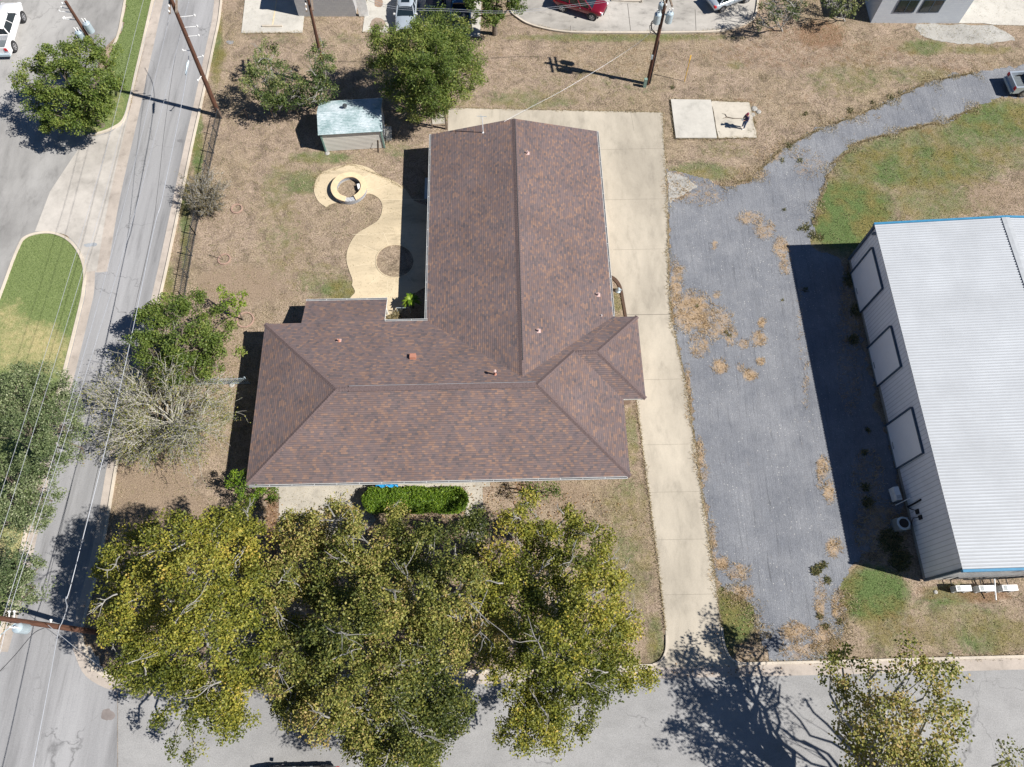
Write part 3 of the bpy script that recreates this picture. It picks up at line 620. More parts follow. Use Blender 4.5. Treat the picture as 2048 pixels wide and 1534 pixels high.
def stain(name, px, py, rx, ry, z, col, seed):
    pl = [at(px + rx * math.cos(a), py + ry * math.sin(a)).to_2d() for a in np.linspace(0, 6.2832, 22, endpoint=False)]
    b = MB(); b.slab(ragged(pl, .08, .25, seed), z - .003, z); return tag(b.build(name, plain(name, col, 0.8, var=.2, scale=2)), kind='structure')
stain('brown_parking_stain', 755, 50, 15, 13, .064, (.27, .21, .165), 1); stain('rusty_parking_stain', 757, 6, 9, 9, .064, (.27, .19, .14), 2); stain('tar_patch', 216, 1430, 13, 10, .018, (.20, .175, .165), 3); stain('dark_road_patch', 460, 84, 8, 4, .018, (.24, .24, .245), 4)
stain('dark_patch', 362, 282, 7, 4, .018, (.17, .17, .175), 5); stain('road_repair', 180, 490, 14, 4, .021, (.30, .32, .34), 6)
structure('pale_gravel_edge', ragged(gp([(1334, 344, 1), (1365, 352), (1395, 372), (1372, 384), (1345, 402), (1337, 404, 1)], 4), .12, .3, 8), .022, M['crush'])
b = MB(); p, q = at(557, -20), at(545, 55); b.bar((p.x, p.y, .0625), (q.x, q.y, .0625), .12, .006); tag(b.build('parking_line', plain('faded_yellow_line', (.62, .52, .34), .8)), kind='structure')
p, q = at(525, 54), at(565, 54); o = MB().bar((0, 0, .06), (q.x - p.x, 0, .06), .15, .12).build('wheel_stop', M['kerb']); o.location = (p.x, p.y, .06); tag(o, 'concrete wheel stop at the end of the shop parking bay', 'wheel stop')
# ---------------------------------------------------------------- loose cover: straw weeds, grass blades, fallen leaves
def blades(name, pos, tint, mat_, hgt=(0.05, 0.14), wid=0.03, lean=1.2, label=None, parent=None):
    n = len(pos); az = rng.uniform(0, 6.283, n); h = rng.uniform(hgt[0], hgt[1], n); ln = rng.uniform(0.2, lean, n) * h
    d = np.stack([np.cos(az), np.sin(az), np.zeros(n)], -1); s = np.stack([-np.sin(az), np.cos(az), np.zeros(n)], -1) * wid / 2
    p = np.asarray(pos); tip = p + d * ln[:, None]; tip[:, 2] += h
    V = np.stack([p - s, p + s, tip], 1).reshape(-1, 3); F = np.arange(3 * n).reshape(-1, 3)
    o = fast_mesh(name, V, F, mat_, parent, np.repeat(tint, 3), vpf=3); return tag(o, label, None, None, 'stuff')
paved = [west, south, lot, drive, grav, lane, slabs[0], slabs[1], turf_a, turf_b]
hx0 = [(-17.2, 12.6), (9.7, 13.2), (9.2, 42), (-6.0, 41.8)]
def scatter(n, x0, x1, y0, y1): return rng.uniform(x0, x1, n), rng.uniform(y0, y1, n)
X, Y = scatter(430000, -36, 50, 2, 64)
ok = np.ones(len(X), bool)
for pl in paved: ok &= ~inside(X, Y, [(p[0], p[1]) for p in pl])
X, Y = X[ok], Y[ok]; px, py = to_px(X, Y)
cl = np.sin(X * 1.7 + np.sin(Y * 1.1) * 2) * np.sin(Y * 2.1 + np.sin(X * 0.7) * 2) + np.sin(X * 5.1 + Y * 3.3) * 0.5
bf = blob_field(px, py, [(300, 950, 90, 80, .9), (340, 1030, 110, 60, .8), (480, 570, 100, 45, .6), (1130, 990, 60, 30, .5)])
gr = blob_field(px, py, [(1700, 430, 110, 90, .9), (1830, 330, 190, 60, .8), (1745, 1190, 75, 70, .9), (1470, 1225, 45, 60, 1.), (432, 90, 14, 90, .7), (380, 400, 14, 200, .7), (680, 580, 40, 26, .7), (2000, 240, 130, 45, .7)])
k = (rng.uniform(-1.2, 1.2, len(X)) < cl + 0.35 - bf * 1.2); X, Y, gr = X[k], Y[k], gr[k]
tn = np.clip(rng.uniform(0.15, 1.0, len(X)) - gr * rng.uniform(0.2, 0.9, len(X)), 0, 1)
blades('dry_grass', np.stack([X, Y, np.full(len(X), 0.0)], -1), tn, M['grassb'], (0.04, 0.13), 0.035, 1.6, 'tan and green tufts of mown dry grass covering the yards')
def fringe(line, n, spread):
    L_ = [at(*p) for p in line]; ls = [(b - a).length for a, b in zip(L_[:-1], L_[1:])]; out = []
    for a, b, l in zip(L_[:-1], L_[1:], ls):
        m_ = int(n * l); t = rng.uniform(0, 1, m_); o = np.abs(rng.normal(size=m_)) * spread * (.5 + 1.1 * np.sin(t * l * 2.1) * np.sin(t * l * .77 + 1)); d = (b - a) / l; sg = np.where(rng.uniform(0, 1, m_) < .5, 1, -1)
        out.append(np.stack([a.x + (b.x - a.x) * t - d.y * o * sg, a.y + (b.y - a.y) * t + d.x * o * sg, np.full(m_, .03)], -1))
    return np.concatenate(out)
for nm, pl, bx in (('verge_grass', turf_a, (-42, -28, 38, 72)), ('island_grass', turf_b, (-48, -28, -2, 36))):
    X, Y = scatter(60000, *bx[:2], *bx[2:]); k = inside(X, Y, [(p[0], p[1]) for p in pl]); X, Y = X[k], Y[k]; px, py = to_px(X, Y); dd_ = turf_dry(px, py)
    blades(nm, np.stack([X, Y, np.full(len(X), .055)], -1), np.clip(rng.uniform(-.1, .42, len(X)) + dd_ * .8 + .12, 0, 1), M['turfb'], (.03, .08), .035, 1.6, 'mown green grass blades on the turf')
E_ = np.concatenate([fringe([(896, 216), (1325, 225), (1335, 400)], 60, .08), fringe([(1335, 400), (1337, 560), (1343, 640), (1372, 768), (1429, 1152), (1443, 1255)], 90, .12), fringe([(1272, 797), (1316, 1126), (1331, 1260)], 70, .05), fringe([(1341, 201), (1421, 202), (1498, 206), (1502, 224), (1513, 276), (1436, 278), (1351, 278), (1341, 201)], 150, .12),
    fringe([(1440, 370), (1500, 360), (1560, 300), (1640, 258), (1700, 236), (1770, 207), (1850, 166), (1960, 143)], 260, .35), fringe([(1960, 210), (1900, 240), (1800, 262), (1720, 285), (1665, 328), (1640, 400), (1628, 450)], 260, .3), fringe([(1688, 1180), (1690, 1240), (1660, 1290), (1645, 1325)], 300, .4), fringe([(1446, 1178), (1488, 1200), (1514, 1245), (1528, 1280)], 260, .3),
    fringe([(1470, 1326), (1640, 1322), (2048, 1311)], 60, .08), fringe([(483, 67), (605, 66)], 80, .08), fringe([(725, 65), (800, 67)], 80, .08), fringe([(1068, 53), (1120, 64), (1190, 67), (1400, 66), (1460, 59)], 120, .1), fringe([(628, 378), (639, 350), (700, 329), (763, 353), (812, 380)], 70, .06)])
blades('edge_grass', E_, rng.uniform(.35, 1, len(E_)), M['grassb'], (.05, .16), .035, 1.8, 'rough grass creeping over the edges of paving and gravel')
P_ = []
for (bx, by, rx, ry, s) in STRAW:
    m_ = int(42 * rx * ry / 28 * s); a = rng.uniform(0, 6.283, m_); r_ = np.sqrt(rng.uniform(0, 1, m_)) * 1.1
    for q in range(m_):
        if rng.uniform() < 0.75: c_ = at(bx + rx * r_[q] * math.cos(a[q]), by + ry * r_[q] * math.sin(a[q])); P_.append((c_.x, c_.y, 0.018))
P_ = np.array(P_); c2 = np.sin(P_[:, 0] * 4.3 + np.sin(P_[:, 1] * 3) * 1.5) * np.sin(P_[:, 1] * 4.9 + P_[:, 0]); P_ = P_[rng.uniform(-0.9, 0.9, len(P_)) < c2 + 0.15]
blades('straw_weeds', P_, rng.uniform(0, 1, len(P_)), M['straw'], (0.04, 0.20), 0.03, 2.2, 'clumps of dead straw-coloured weeds on the blue-grey gravel')
# dark low weeds along the gravel's edge and in the shed yard
P_ = []
for (bx, by, r_) in [(1578, 292, 8), (1600, 322, 6), (1565, 322, 5), (1612, 456, 9), (1625, 470, 10), (1630, 440, 8), (1600, 458, 5), (1568, 420, 4), (1640, 475, 8), (1632, 1140, 12), (1645, 1130, 9), (1655, 1160, 8), (1640, 1232, 7), (1650, 1252, 7), (1678, 1244, 6), (1610, 228, 6), (1700, 222, 7), (1780, 196, 8), (1745, 205, 5), (1800, 185, 5), (1460, 672, 4), (1394, 612, 4), (1452, 665, 5),
                     (1500, 262, 6), (1505, 245, 3), (1440, 250, 2), (1437, 270, 3), (1700, 560, 16), (1712, 620, 14), (1706, 680, 12), (1735, 1005, 12), (1780, 1080, 26), (1800, 1120, 24), (1730, 975, 9), (1728, 905, 7), (1735, 860, 6), (1610, 580, 5), (1565, 600, 3), (1345, 175, 5), (650, 400, 1)]:
    for q in range(int(r_ * r_ * 1.3)):
        a = random.uniform(0, 6.283); rr_ = r_ * math.sqrt(random.random()) * random.uniform(0.6, 1.15); c_ = at(bx + rr_ * math.cos(a), by + rr_ * math.sin(a)); P_.append((c_.x, c_.y, 0.018))
P_ = np.array(P_); blades('low_weeds', P_, rng.uniform(0, 1, len(P_)), M['weed'], (0.05, 0.18), 0.07, 2.0, 'dark green and brown low weeds dotted along the gravel edge')
def leafcards(pos, size, up=0.6, aspect=0.62, jit=0.35):
    n = len(pos); nrm = rng.normal(size=(n, 3)); nrm[:, 2] = np.abs(nrm[:, 2]) + up; nrm /= np.linalg.norm(nrm, axis=1)[:, None]
    a = rng.normal(size=(n, 3)); a -= nrm * (a * nrm).sum(1)[:, None]; a /= np.linalg.norm(a, axis=1)[:, None]; b = np.cross(nrm, a)
    s = size * rng.uniform(1 - jit, 1 + jit, n)[:, None]; ha, hb = a * s / 2, b * s * aspect / 2
    fold = nrm * s * 0.12
    V = np.stack([pos - ha, pos + hb * 1.0 + fold - ha * 0.15, pos + ha, pos - hb + fold - ha * 0.15], 1).reshape(-1, 3)
    return V, np.arange(4 * n).reshape(-1, 4)
X, Y = scatter(30000, -30, 26, -2, 15); px, py = to_px(X, Y)
k = (rng.uniform(0, 1, len(X)) < np.clip(blob_field(px, py, [(700, 1200, 420, 160, .9), (545, 1060, 20, 100, 1), (1000, 1030, 260, 60, .5), (300, 1250, 130, 100, .5), (1480, 1270, 60, 50, .3), (1380, 1340, 200, 14, .25), (1800, 1335, 200, 10, .4), (1000, 1345, 500, 8, .6), (1050, 978, 60, 16, .8)]), 0, 1)); X, Y = X[k], Y[k]
V, F = leafcards(np.stack([X, Y, np.full(len(X), 0.06)], -1), 0.11, 3.0); t_ = rng.uniform(0, 1, len(X))
tag(fast_mesh('fallen_leaves', V, F, M['litter'], None, np.repeat(t_, 4)), 'brown fallen leaves littering the dirt under the tall trees', kind='stuff')
#--BUILDINGS--
# ---------------------------------------------------------------- brown-roofed house
HA = R(1.35)
house = empty('brick_house', (0, 0, 0), HA)
tag(house, 'long low brick house with a brown shingle hip and gable roof', 'house')
EV = 2.58
def quad_uv(mb_uv, vs, eave_a, eave_b):
    """texture runs along the eave and up the slope, in metres"""
    e = (Vector(eave_b) - Vector(eave_a)).normalized(); n_ = (Vector(vs[1]) - Vector(vs[0])).cross(Vector(vs[2]) - Vector(vs[0])).normalized(); u2 = n_.cross(e)
    for p in vs: d = Vector(p) - Vector(eave_a); mb_uv.append((d.dot(e), d.dot(u2)))
rv, rf, ruv = [], [], []
def slope(vs):
    o = len(rv); rv.extend(vs); rf.append(tuple(range(o, o + len(vs)))); quad_uv(ruv, vs, vs[0], vs[1])
def side(a, b, t=0.19):
    o = len(rv); rv.extend([a, b, (b[0], b[1], b[2] - t), (a[0], a[1], a[2] - t)]); rf.append((o + 3, o + 2, o + 1, o)); ruv.extend([(0, 0)] * 4); sides.append(len(rf) - 1)
sides = []
U0, U1, V0, V1 = -16.97, 8.02, 12.96, 24.72; hw = (V1 - V0) / 2; VM = (V0 + V1) / 2; ZR = EV + 0.3 * hw
r0, r1 = (U0 + hw, VM, ZR), (U1 - hw, VM, ZR)
slope([(U0, V0, EV), (U1, V0, EV), r1, r0]); slope([(U1, V1, EV), (U0, V1, EV), r0, r1])
slope([(U0, V1, EV), (U0, V0, EV), r0]); slope([(U1, V0, EV), (U1, V1, EV), r1])
side((U0, V0, EV), (U1, V0, EV)); side((U1, V0, EV), (U1, V1, EV)); side((U0, V1, EV), (U0, V0, EV)); side((U1, V1, EV), (U0, V1, EV))
# north wing, gabled
N0, N1, NV = -5.51, 7.80, 41.55; NM = (N0 + N1) / 2; ZN = 4.15
slope([(N0, NV, EV), (N0, 19.0, EV), (NM, 19.0, ZN), (NM, NV, ZN)]); slope([(N1, 19.0, EV), (N1, NV, EV), (NM, NV, ZN), (NM, 19.0, ZN)])
side((N0, NV, EV), (N0, 24.0, EV)); side((N1, 24.0, EV), (N1, NV, EV)); side((NM, NV, ZN), (N0, NV, EV)); side((N1, NV, EV), (NM, NV, ZN))
# east wing, hipped
E1, EA, EB = 9.53, 18.37, 24.69; eh = (EB - EA) / 2; EM = (EA + EB) / 2; ZE = EV + 0.3 * eh
slope([(4.0, EA, EV + 0.002), (E1, EA, EV + 0.002), (E1 - eh, EM, ZE), (4.0, EM, ZE)]); slope([(E1, EB, EV + 0.002), (4.0, EB, EV + 0.002), (4.0, EM, ZE), (E1 - eh, EM, ZE)])
slope([(E1, EA, EV + 0.002), (E1, EB, EV + 0.002), (E1 - eh, EM, ZE)])
side((7.9, EA, EV), (E1, EA, EV)); side((E1, EA, EV), (E1, EB, EV)); side((E1, EB, EV), (7.7, EB, EV))
# the north-west porch carries the slope on down
PV = 26.88; ZP = EV - 0.3 * (PV - V1)
slope([(-8.5, PV, ZP), (-14.40, PV, ZP), (-14.40, V1, EV), (-8.5, V1, EV)])
side((-8.5, PV, ZP), (-14.40, PV, ZP)); side((-14.40, PV, ZP), (-14.40, V1, EV)); side((-8.5, V1, EV), (-8.5, PV, ZP))
# soffit sheets
def soffit(pts):
    o = len(rv); rv.extend(pts); rf.append(tuple(range(o, o + len(pts)))); ruv.extend([(0, 0)] * len(pts)); sides.append(len(rf) - 1)
soffit([(U0, V0, EV - .19), (U0, V1, EV - .19), (U1, V1, EV - .19), (U1, V0, EV - .19)]); soffit([(N0, 24.8, EV - .191), (N0, NV, EV - .191), (N1, NV, EV - .191), (N1, 24.8, EV - .191)])
soffit([(8.1, EA, EV - .192), (8.1, EB, EV - .192), (E1, EB, EV - .192), (E1, EA, EV - .192)])
soffit([(-14.4, V1, EV - .19), (-14.4, PV, ZP - .19), (-8.5, PV, ZP - .19), (-8.5, V1, EV - .19)])
me = bpy.data.meshes.new('roof'); me.from_pydata(rv, [], rf); me.materials.append(M['shingle']); me.materials.append(M['fascia'])
ul = me.uv_layers.new(name='UVMap')
for p in me.polygons:
    for li in p.loop_indices: ul.data[li].uv = ruv[me.loops[li].vertex_index]
for i in sides: me.polygons[i].material_index = 1
roof = bpy.data.objects.new('roof', me); scn.collection.objects.link(roof); roof.parent = house
# ridge and hip caps
def caprun(*a_): return cap(MB(), *a_).build('ridge_cap', M['ridge'], house)
def cap(mb, a, b, wd=0.3, lift=0.02):
    a, b = Vector(a), Vector(b); d = (b - a).normalized(); s = d.cross(Vector((0, 0, 1))).normalized() * wd / 2
    up = Vector((0, 0, lift)); dn = Vector((0, 0, lift - wd * 0.20))
    n = max(1, int((b - a).length / 0.16))
    for i in range(n):
        p, q = a.lerp(b, i / n), a.lerp(b, (i + 1) / n); l0, l1 = Vector((0, 0, 0.012)), Vector((0, 0, 0))
        mb.add([p + s + dn + l0, q + s + dn + l1, q + up + l1, p + up + l0, q - s + dn + l1, p - s + dn + l0], [(0, 1, 2, 3), (3, 2, 4, 5)])
    return mb
c = MB()
for a, b in (((U0, V0, EV), r0), ((U0, V1, EV), r0), ((U1, V0, EV), r1)): caprun(a, b, 0.34, 0.03)
caprun(r0, (r0[0] + 0.9, VM, ZR), 0.34, 0.03); caprun((U1 - eh - .03, EM + 0.1, ZE - .02), r1, 0.34, 0.03)
for a, b in (((E1, EA, EV), (E1 - eh, EM, ZE)), ((E1, EB, EV), (E1 - eh, EM, ZE)), ((4.9, EM, ZE), (E1 - eh, EM, ZE))): caprun(a, b, 0.32, 0.03)
caprun((NM, 19.62, ZN), (NM, NV, ZN), 0.62, 0.03)
rvn = MB()
rvn.box((-4.15, VM - 0.02, ZR - 0.005), (12.3, 0.40, 0.05)); rvn.build('ridge_vent', M['ridge'], house)
rvn = MB(); rvn.box((-4.15, VM + .185, ZR + 0.02), (12.3, 0.014, 0.012)); rvn.build('ridge_flashing', M['galv'], house)
rvn = MB(); rvn.box((NM + 0.07, (20.6 + NV) / 2, ZN + 0.02), (0.05, NV - 20.8, 0.07)); rvn.build('ridge_vent', M['gutter_in'], house)
# gutters: a white trough with a dark mouth
def gutter_run(a, b, out, brackets=True):
    g_ = MB(); a, b, out = Vector(a), Vector(b), Vector(out); d = (b - a).normalized(); o0 = out * 0.065
    g_.bar(a + out * 0.125, b + out * 0.125, 0.03, 0.12); g_.bar(a + out * 0.02, b + out * 0.02, 0.03, 0.12); g_.bar(a + o0 - Vector((0, 0, .05)), b + o0 - Vector((0, 0, .05)), 0.10, 0.02)
    if brackets:
        n = int((b - a).length / 1.4)
        for i in range(n + 1): p = a.lerp(b, i / n); g_.bar(p + out * 0.0 + Vector((0, 0, .05)), p + out * 0.13 + Vector((0, 0, .05)), 0.03, 0.012)
    gg = g_.build('gutter', M['gutter_m'], house)
    m_ = MB(); m_.bar(a + o0 + Vector((0, 0, .03)), b + o0 + Vector((0, 0, .03)), 0.09, 0.02); m_.build('gutter_trough', M['gutter_in'], gg)
z_ = EV - 0.07
gutter_run((U0 + .1, V0, z_), (U1 - .2, V0, z_), (0, -1, 0)); gutter_run((N0, 24.85, z_), (N0, NV, z_), (-1, 0, 0)); gutter_run((N1, 24.8, z_), (N1, NV, z_), (1, 0, 0))
gutter_run((-8.45, V1, z_ + .03), (-4.7, V1, z_ + .03), (0, 1, 0)); gutter_run((-14.4, PV, ZP - .05), (-8.5, PV, ZP - .05), (0, 1, 0))
wl = MB(); wl.box(((U0 + U1) / 2, VM, 1.2), (U1 - U0 - 1.3, V1 - V0 - 1.3, 2.4)); wl.box((NM, 32.9, 1.205), (N1 - N0 - 1.24, 16.1, 2.39)); wl.box((7.4, EM, 1.195), (2.9, EB - EA - 1.2, 2.38))
gz = 0.236 * (NM - (N0 + .62)) ; wl.add([(N0 + .62, 40.951, 2.3), (N1 - .62, 40.951, 2.3), (N1 - .62, 40.951, 2.45), (NM, 40.951, ZN - .25), (N0 + .62, 40.951, 2.45)], [(4, 3, 2, 1, 0)])
wl.build('wall', M['brick'], house)
pp = MB()
for x in (-14.2, -11.5, -8.75): pp.box((x, PV - .2, (ZP - .2) / 2), (0.12, 0.12, ZP - .2))
pieces(pp, 'porch_post', M['white'], house)
for x, wd in ((-13.5, 1.5), (-9.5, 1.2), (-3.0, 1.8), (2.5, 1.8), (6.2, 1.2)):
    wn = MB().box((x, V0 + 0.64, 1.5), (wd, 0.05, 1.1)).build('window', M['fascia'], house); MB().box((x, V0 + 0.605, 1.5), (wd - .12, 0.03, 0.98)).build('pane', M['glass'], wn)
dr = MB().box((-6.3, V0 + 0.63, 1.07), (0.95, 0.06, 2.1)).build('door', M['wood'], house)
for v_ in (28.0, 32.5, 37.0):
    wn = MB().box((N0 + .60, v_, 1.5), (0.05, 1.5, 1.1)).build('window', M['fascia'], house); MB().box((N0 + .57, v_, 1.5), (0.03, 1.38, 0.98)).build('pane', M['glass'], wn)
# roof furniture stands on the roof: things of their own
def roof_z(x, y):
    u = x * math.cos(HA) + y * math.sin(HA); v = -x * math.sin(HA) + y * math.cos(HA)
    zm = EV + 0.3 * min(u - U0, U1 - u, v - V0, V1 - v); zn = (EV + 0.236 * min(u - N0, N1 - u)) if v > 19 else 0; return max(zm, zn)
def on_roof(px, py):
    z = 3.2
    for _ in range(12): p = at(px, py, z); z = roof_z(p.x, p.y)
    return Vector((p.x, p.y, z))
def vent_pipe(px, py, h, r_, m1, m2, label, base=0.16):
    p = on_roof(px, py); t = empty('vent_pipe', p); tag(t, label, 'vent pipe', 'flashed vent pipes on the brown roof')
    MB().box((0, 0, 0.0), (base * 2, base * 2, 0.05)).build('flashing', m1, t)
    MB().lathe((0, 0, 0.02), [(base * .8, 0), (base * .45, 0.07), (r_, 0.1), (r_, h)], 12).build('pipe', m2, t); return t
vent_pipe(1055, 307, .26, .05, M['pipe'], M['pipe'], 'small pink flashed pipe near the north gable, east of the ridge')
vent_pipe(1196, 590, .26, .05, M['pipe'], M['pipe'], 'small pink flashed pipe close to the east eave of the roof')
vent_pipe(1077, 662, .26, .05, M['pipe'], M['pipe'], 'small pink flashed pipe just east of the long ridge')
vent_pipe(678, 682, .22, .06, M['pipe'], M['terra'], 'lone rusty pipe on the western north-facing slope')
vent_pipe(1203, 632, .14, .03, M['pipe'], M['white'], 'tiny white pipe in the valley by the east wing', 0.05)
p = on_roof(826, 715); t = empty('box_vent', p + Vector((0, 0, -.05))); t.rotation_euler = (R(-15), 0, HA); tag(t, 'square terracotta box vent in the middle of the north slope', 'roof vent')
MB().box((0, 0, 0.03), (0.44, 0.40, 0.1)).build('vent_base', M['terra'], t); MB().box((0, 0, 0.18), (0.42, 0.36, 0.16)).build('vent_cap', M['terra'], t)
p = on_roof(990, 749); t = empty('flue_pipe', p); tag(t, 'tall rusty flue pipe with a cap above the main ridge', 'flue')
MB().lathe((0, 0, -.05), [(0.16, 0), (0.08, 0.12), (0.06, 0.14), (0.06, 0.62)], 12).build('pipe', M['terra'], t); MB().lathe((0, 0, 0.55), [(0.11, 0), (0.11, 0.05), (0.02, 0.11)], 12).build('flue_cap', M['pipe'], t)
p = on_roof(966, 265); t = empty('antenna_mast', p); tag(t, 'white antenna mast with a thin cross arm near the gable', 'antenna')
MB().tube([(0, 0, -.05), (0, 0, 1.75)], 0.035, 8).build('mast', M['white'], t); MB().tube([(-.42, .05, 1.72), (.35, -.05, 1.78)], 0.02, 5).tube([(-.1, .25, 1.70), (-.1, -.25, 1.70)], 0.015, 5).build('cross_arm', M['galv'], t)
MB().lathe((0, 0, -.04), [(0.12, 0), (0.05, .1)], 10).build('mast_foot', M['white'], t)

# ---------------------------------------------------------------- white metal building with three roll-up doors
mbd = empty('metal_building', (0, 0, 0), R(1.2)); tag(mbd, 'large white metal workshop with blue trim and three roll-up doors', 'building')
ca, sa = math.cos(R(1.2)), math.sin(R(1.2))
def ml(p): return (p[0] * ca + p[1] * sa, -p[0] * sa + p[1] * ca)
a = ml(at(1750, 450, 4.7)); b = ml(at(1926, 1140, 4.7)); MX0 = (a[0] + b[0]) / 2; MY1, MY0 = a[1], b[1]; HWM = 9.05; MX1 = MX0 + 2 * HWM; MXM = MX0 + HWM; ZE_, ZR_ = 4.72, 5.32
wi = 0.10
bw = MB(); bw.add([(MX0 + wi, MY0 + wi, 0.25), (MX0 + wi, MY1 - wi, 0.25), (MX0 + wi, MY1 - wi, ZE_ - .03), (MX0 + wi, MY0 + wi, ZE_ - .03)], [(0, 3, 2, 1)], 0)
bw.add([(MX1 - wi, MY0 + wi, 0.25), (MX1 - wi, MY1 - wi, 0.25), (MX1 - wi, MY1 - wi, ZE_ - .03), (MX1 - wi, MY0 + wi, ZE_ - .03)], [(0, 1, 2, 3)], 0)
for yy, fl in ((MY0 + wi, 0), (MY1 - wi, 1)):
    f = (0, 1, 2, 3, 4) if not fl else (4, 3, 2, 1, 0)
    bw.add([(MX0 + wi, yy, .25), (MX1 - wi, yy, .25), (MX1 - wi, yy, ZE_ - .03), (MXM, yy, ZR_ - .04), (MX0 + wi, yy, ZE_ - .03)], [f], 1)
bw.build('wall', [M['mwall'], M['mwall_s']], mbd)
MB().box((MXM, (MY0 + MY1) / 2, 0.12), (2 * HWM - .16, MY1 - MY0 - .16, 0.3)).build('foundation', M['stonebase'], mbd)
rb = MB()
for sgn, xa in ((-1, MX0), (1, MX1)):
    xe = xa + sgn * 0.04
    rb.add([(xe, MY0, ZE_), (xe, MY1, ZE_), (MXM, MY1, ZR_), (MXM, MY0, ZR_), (xe, MY0, ZE_ - .04), (xe, MY1, ZE_ - .04), (MXM, MY1, ZR_ - .04), (MXM, MY0, ZR_ - .04)],
           [(0, 1, 2, 3) if sgn > 0 else (3, 2, 1, 0), (7, 6, 5, 4), (0, 4, 5, 1), (1, 5, 6, 2), (3, 7, 4, 0)])
rb.build('roof', M['mroof'], mbd)
ribs = MB(); y = MY0 + 0.12
while y < MY1 - 0.05:
    for sgn, xa in ((-1, MX0), (1, MX1)):
        xe = xa + sgn * 0.05
        ribs.add([(xe, y - .07, ZE_ + .002), (xe, y + .07, ZE_ + .002), (xe, y + .05, ZE_ + .04), (xe, y - .05, ZE_ + .04), (MXM, y - .07, ZR_ + .002), (MXM, y + .07, ZR_ + .002), (MXM, y + .05, ZR_ + .04), (MXM, y - .05, ZR_ + .04)],
                 [(0, 1, 2, 3), (3, 2, 6, 7), (1, 5, 6, 2), (0, 3, 7, 4)])
    y += 0.205
ribs.build('roof_ribs', M['mrib'], mbd)
rc = MB(); rc.add([(MXM - .3, MY0, ZR_ + .062), (MXM, MY0, ZR_ + .085), (MXM + .3, MY0, ZR_ + .062), (MXM - .3, MY1, ZR_ + .062), (MXM, MY1, ZR_ + .085), (MXM + .3, MY1, ZR_ + .062)], [(0, 1, 4, 3), (1, 2, 5, 4)])
rc.build('ridge_cap', plain('ridge_cap_metal', (0.38, 0.40, 0.42), 0.5), mbd)
bt = MB()
for yy, o_ in ((MY0, -.06), (MY1, .06)):
    for xa, xb in ((MX0 - .08, MXM), (MX1 + .08, MXM)): bt.bar((xa, yy + o_, ZE_ - .03), (xb, yy + o_, ZR_ - .03), 0.15, 0.27)
pieces(bt, 'rake_trim', M['blue'], mbd)
nv = MB()
for yy in (MY0 + .03, MY1 - .03): nv.box((MX0 + .03, yy, (ZE_ + .2) / 2), (0.16, 0.16, ZE_ - .25))
pieces(nv, 'corner_trim', M['navy'], mbd)
def wall_y(px, py, z):  # position along the west wall
    p = at(px, py, z); return ml(p)[1]
DOORS = []
for (tl, tr, zt) in (((1751, 497), (1773.5, 576), 3.62), ((1783.5, 654), (1803.5, 732), 3.5), ((1824, 817), (1847.5, 905), 3.55)):
    ya, yb = wall_y(tl[0], tl[1], zt), wall_y(tr[0], tr[1], zt); DOORS.append((ya, yb, zt))
for ya, yb, zt in DOORS:
    d_ = MB().box((MX0 + .035, (ya + yb) / 2, (zt + .0) / 2 + .02), (0.10, abs(ya - yb), zt)).build('rollup_door', M['door'], mbd)
    f_ = MB(); f_.box((MX0 + .02, max(ya, yb) + .06, zt / 2 + .02), (0.24, 0.10, zt + .02)); f_.box((MX0 + .02, min(ya, yb) - .05, zt / 2 + .02), (0.17, 0.05, zt + .02)); f_.box((MX0 + .02, (ya + yb) / 2, zt + .06), (0.17, abs(ya - yb) + .1, 0.05))  # dark frame, thick on one jamb, stands in for the recess shadow
    f_.build('door_frame_shade', M['navy'], d_)
    MB().box((MX0 - .03, (ya + yb) / 2, 0.35), (.05, .5, .06)).build('handle', M['grey'], d_)
    MB().box((MX0 - .03, (ya + yb) / 2, 0.1), (.04, abs(ya - yb) - .04, .09)).build('bottom_bar', M['grey'], d_)

bl = at(1750, 468, 4.3); q = ml(bl)
wlp = MB().box((0, 0, 0), (0.2, 0.22, 0.14)).box((-.1, 0, -.04), (0.1, 0.18, 0.1)); wl_ = wlp.build('wall_lamp', M['grey'], mbd); wl_.location = (MX0 - .02, q[1], 4.35)
# services on the south wall and ground beside it
def mworld(x, y, z=0): return Vector((x * ca - y * sa, x * sa + y * ca, z))
def split_unit(loc, rz, label, wd=1.0):
    t = empty('condenser_unit', loc, rz); tag(t, label, 'air conditioner', 'condenser units along the workshop')
    b = MB(); b.box((0, 0, 0.45), (wd, 0.36, 0.68)); b.build('casing', M['white'], t)
    lv = MB()
    for k in range(5): lv.box((-wd / 2 + .09 + .05 * k - .0, 0, 0.795), (0.018, 0.30, 0.02))
    for k in range(6): lv.box((-wd / 2 - .004, -.13 + .052 * k, 0.47), (0.02, 0.02, 0.56))
    lv.build('louvres', M['grey'], t)
    f = MB(); f.lathe((0, 0, 0), [(0.24, 0), (0.24, 0.02)], 18); fo = f.build('fan_grille', M['iron'], t); fo.rotation_euler = (R(90), 0, 0); fo.location = (-.1, -.18, 0.46)
    b = MB(); b.box((-wd / 2 + .15, 0, .055), (0.08, 0.42, 0.11)); b.box((wd / 2 - .15, 0, .055), (0.08, 0.42, 0.11)); pieces(b, 'foot', M['stonebase'], t); return t
for (px, py, lb) in ((1921, 1178, 'white condenser unit nearest the workshop corner, first of three'), (1967, 1178, 'white condenser unit between its two neighbours by the south wall'), (2013, 1177, 'white condenser unit farthest from the corner, third of three')):
    p = at(px, py, 0.4); split_unit((p.x, p.y, 0), R(1.2), lb, 0.98)
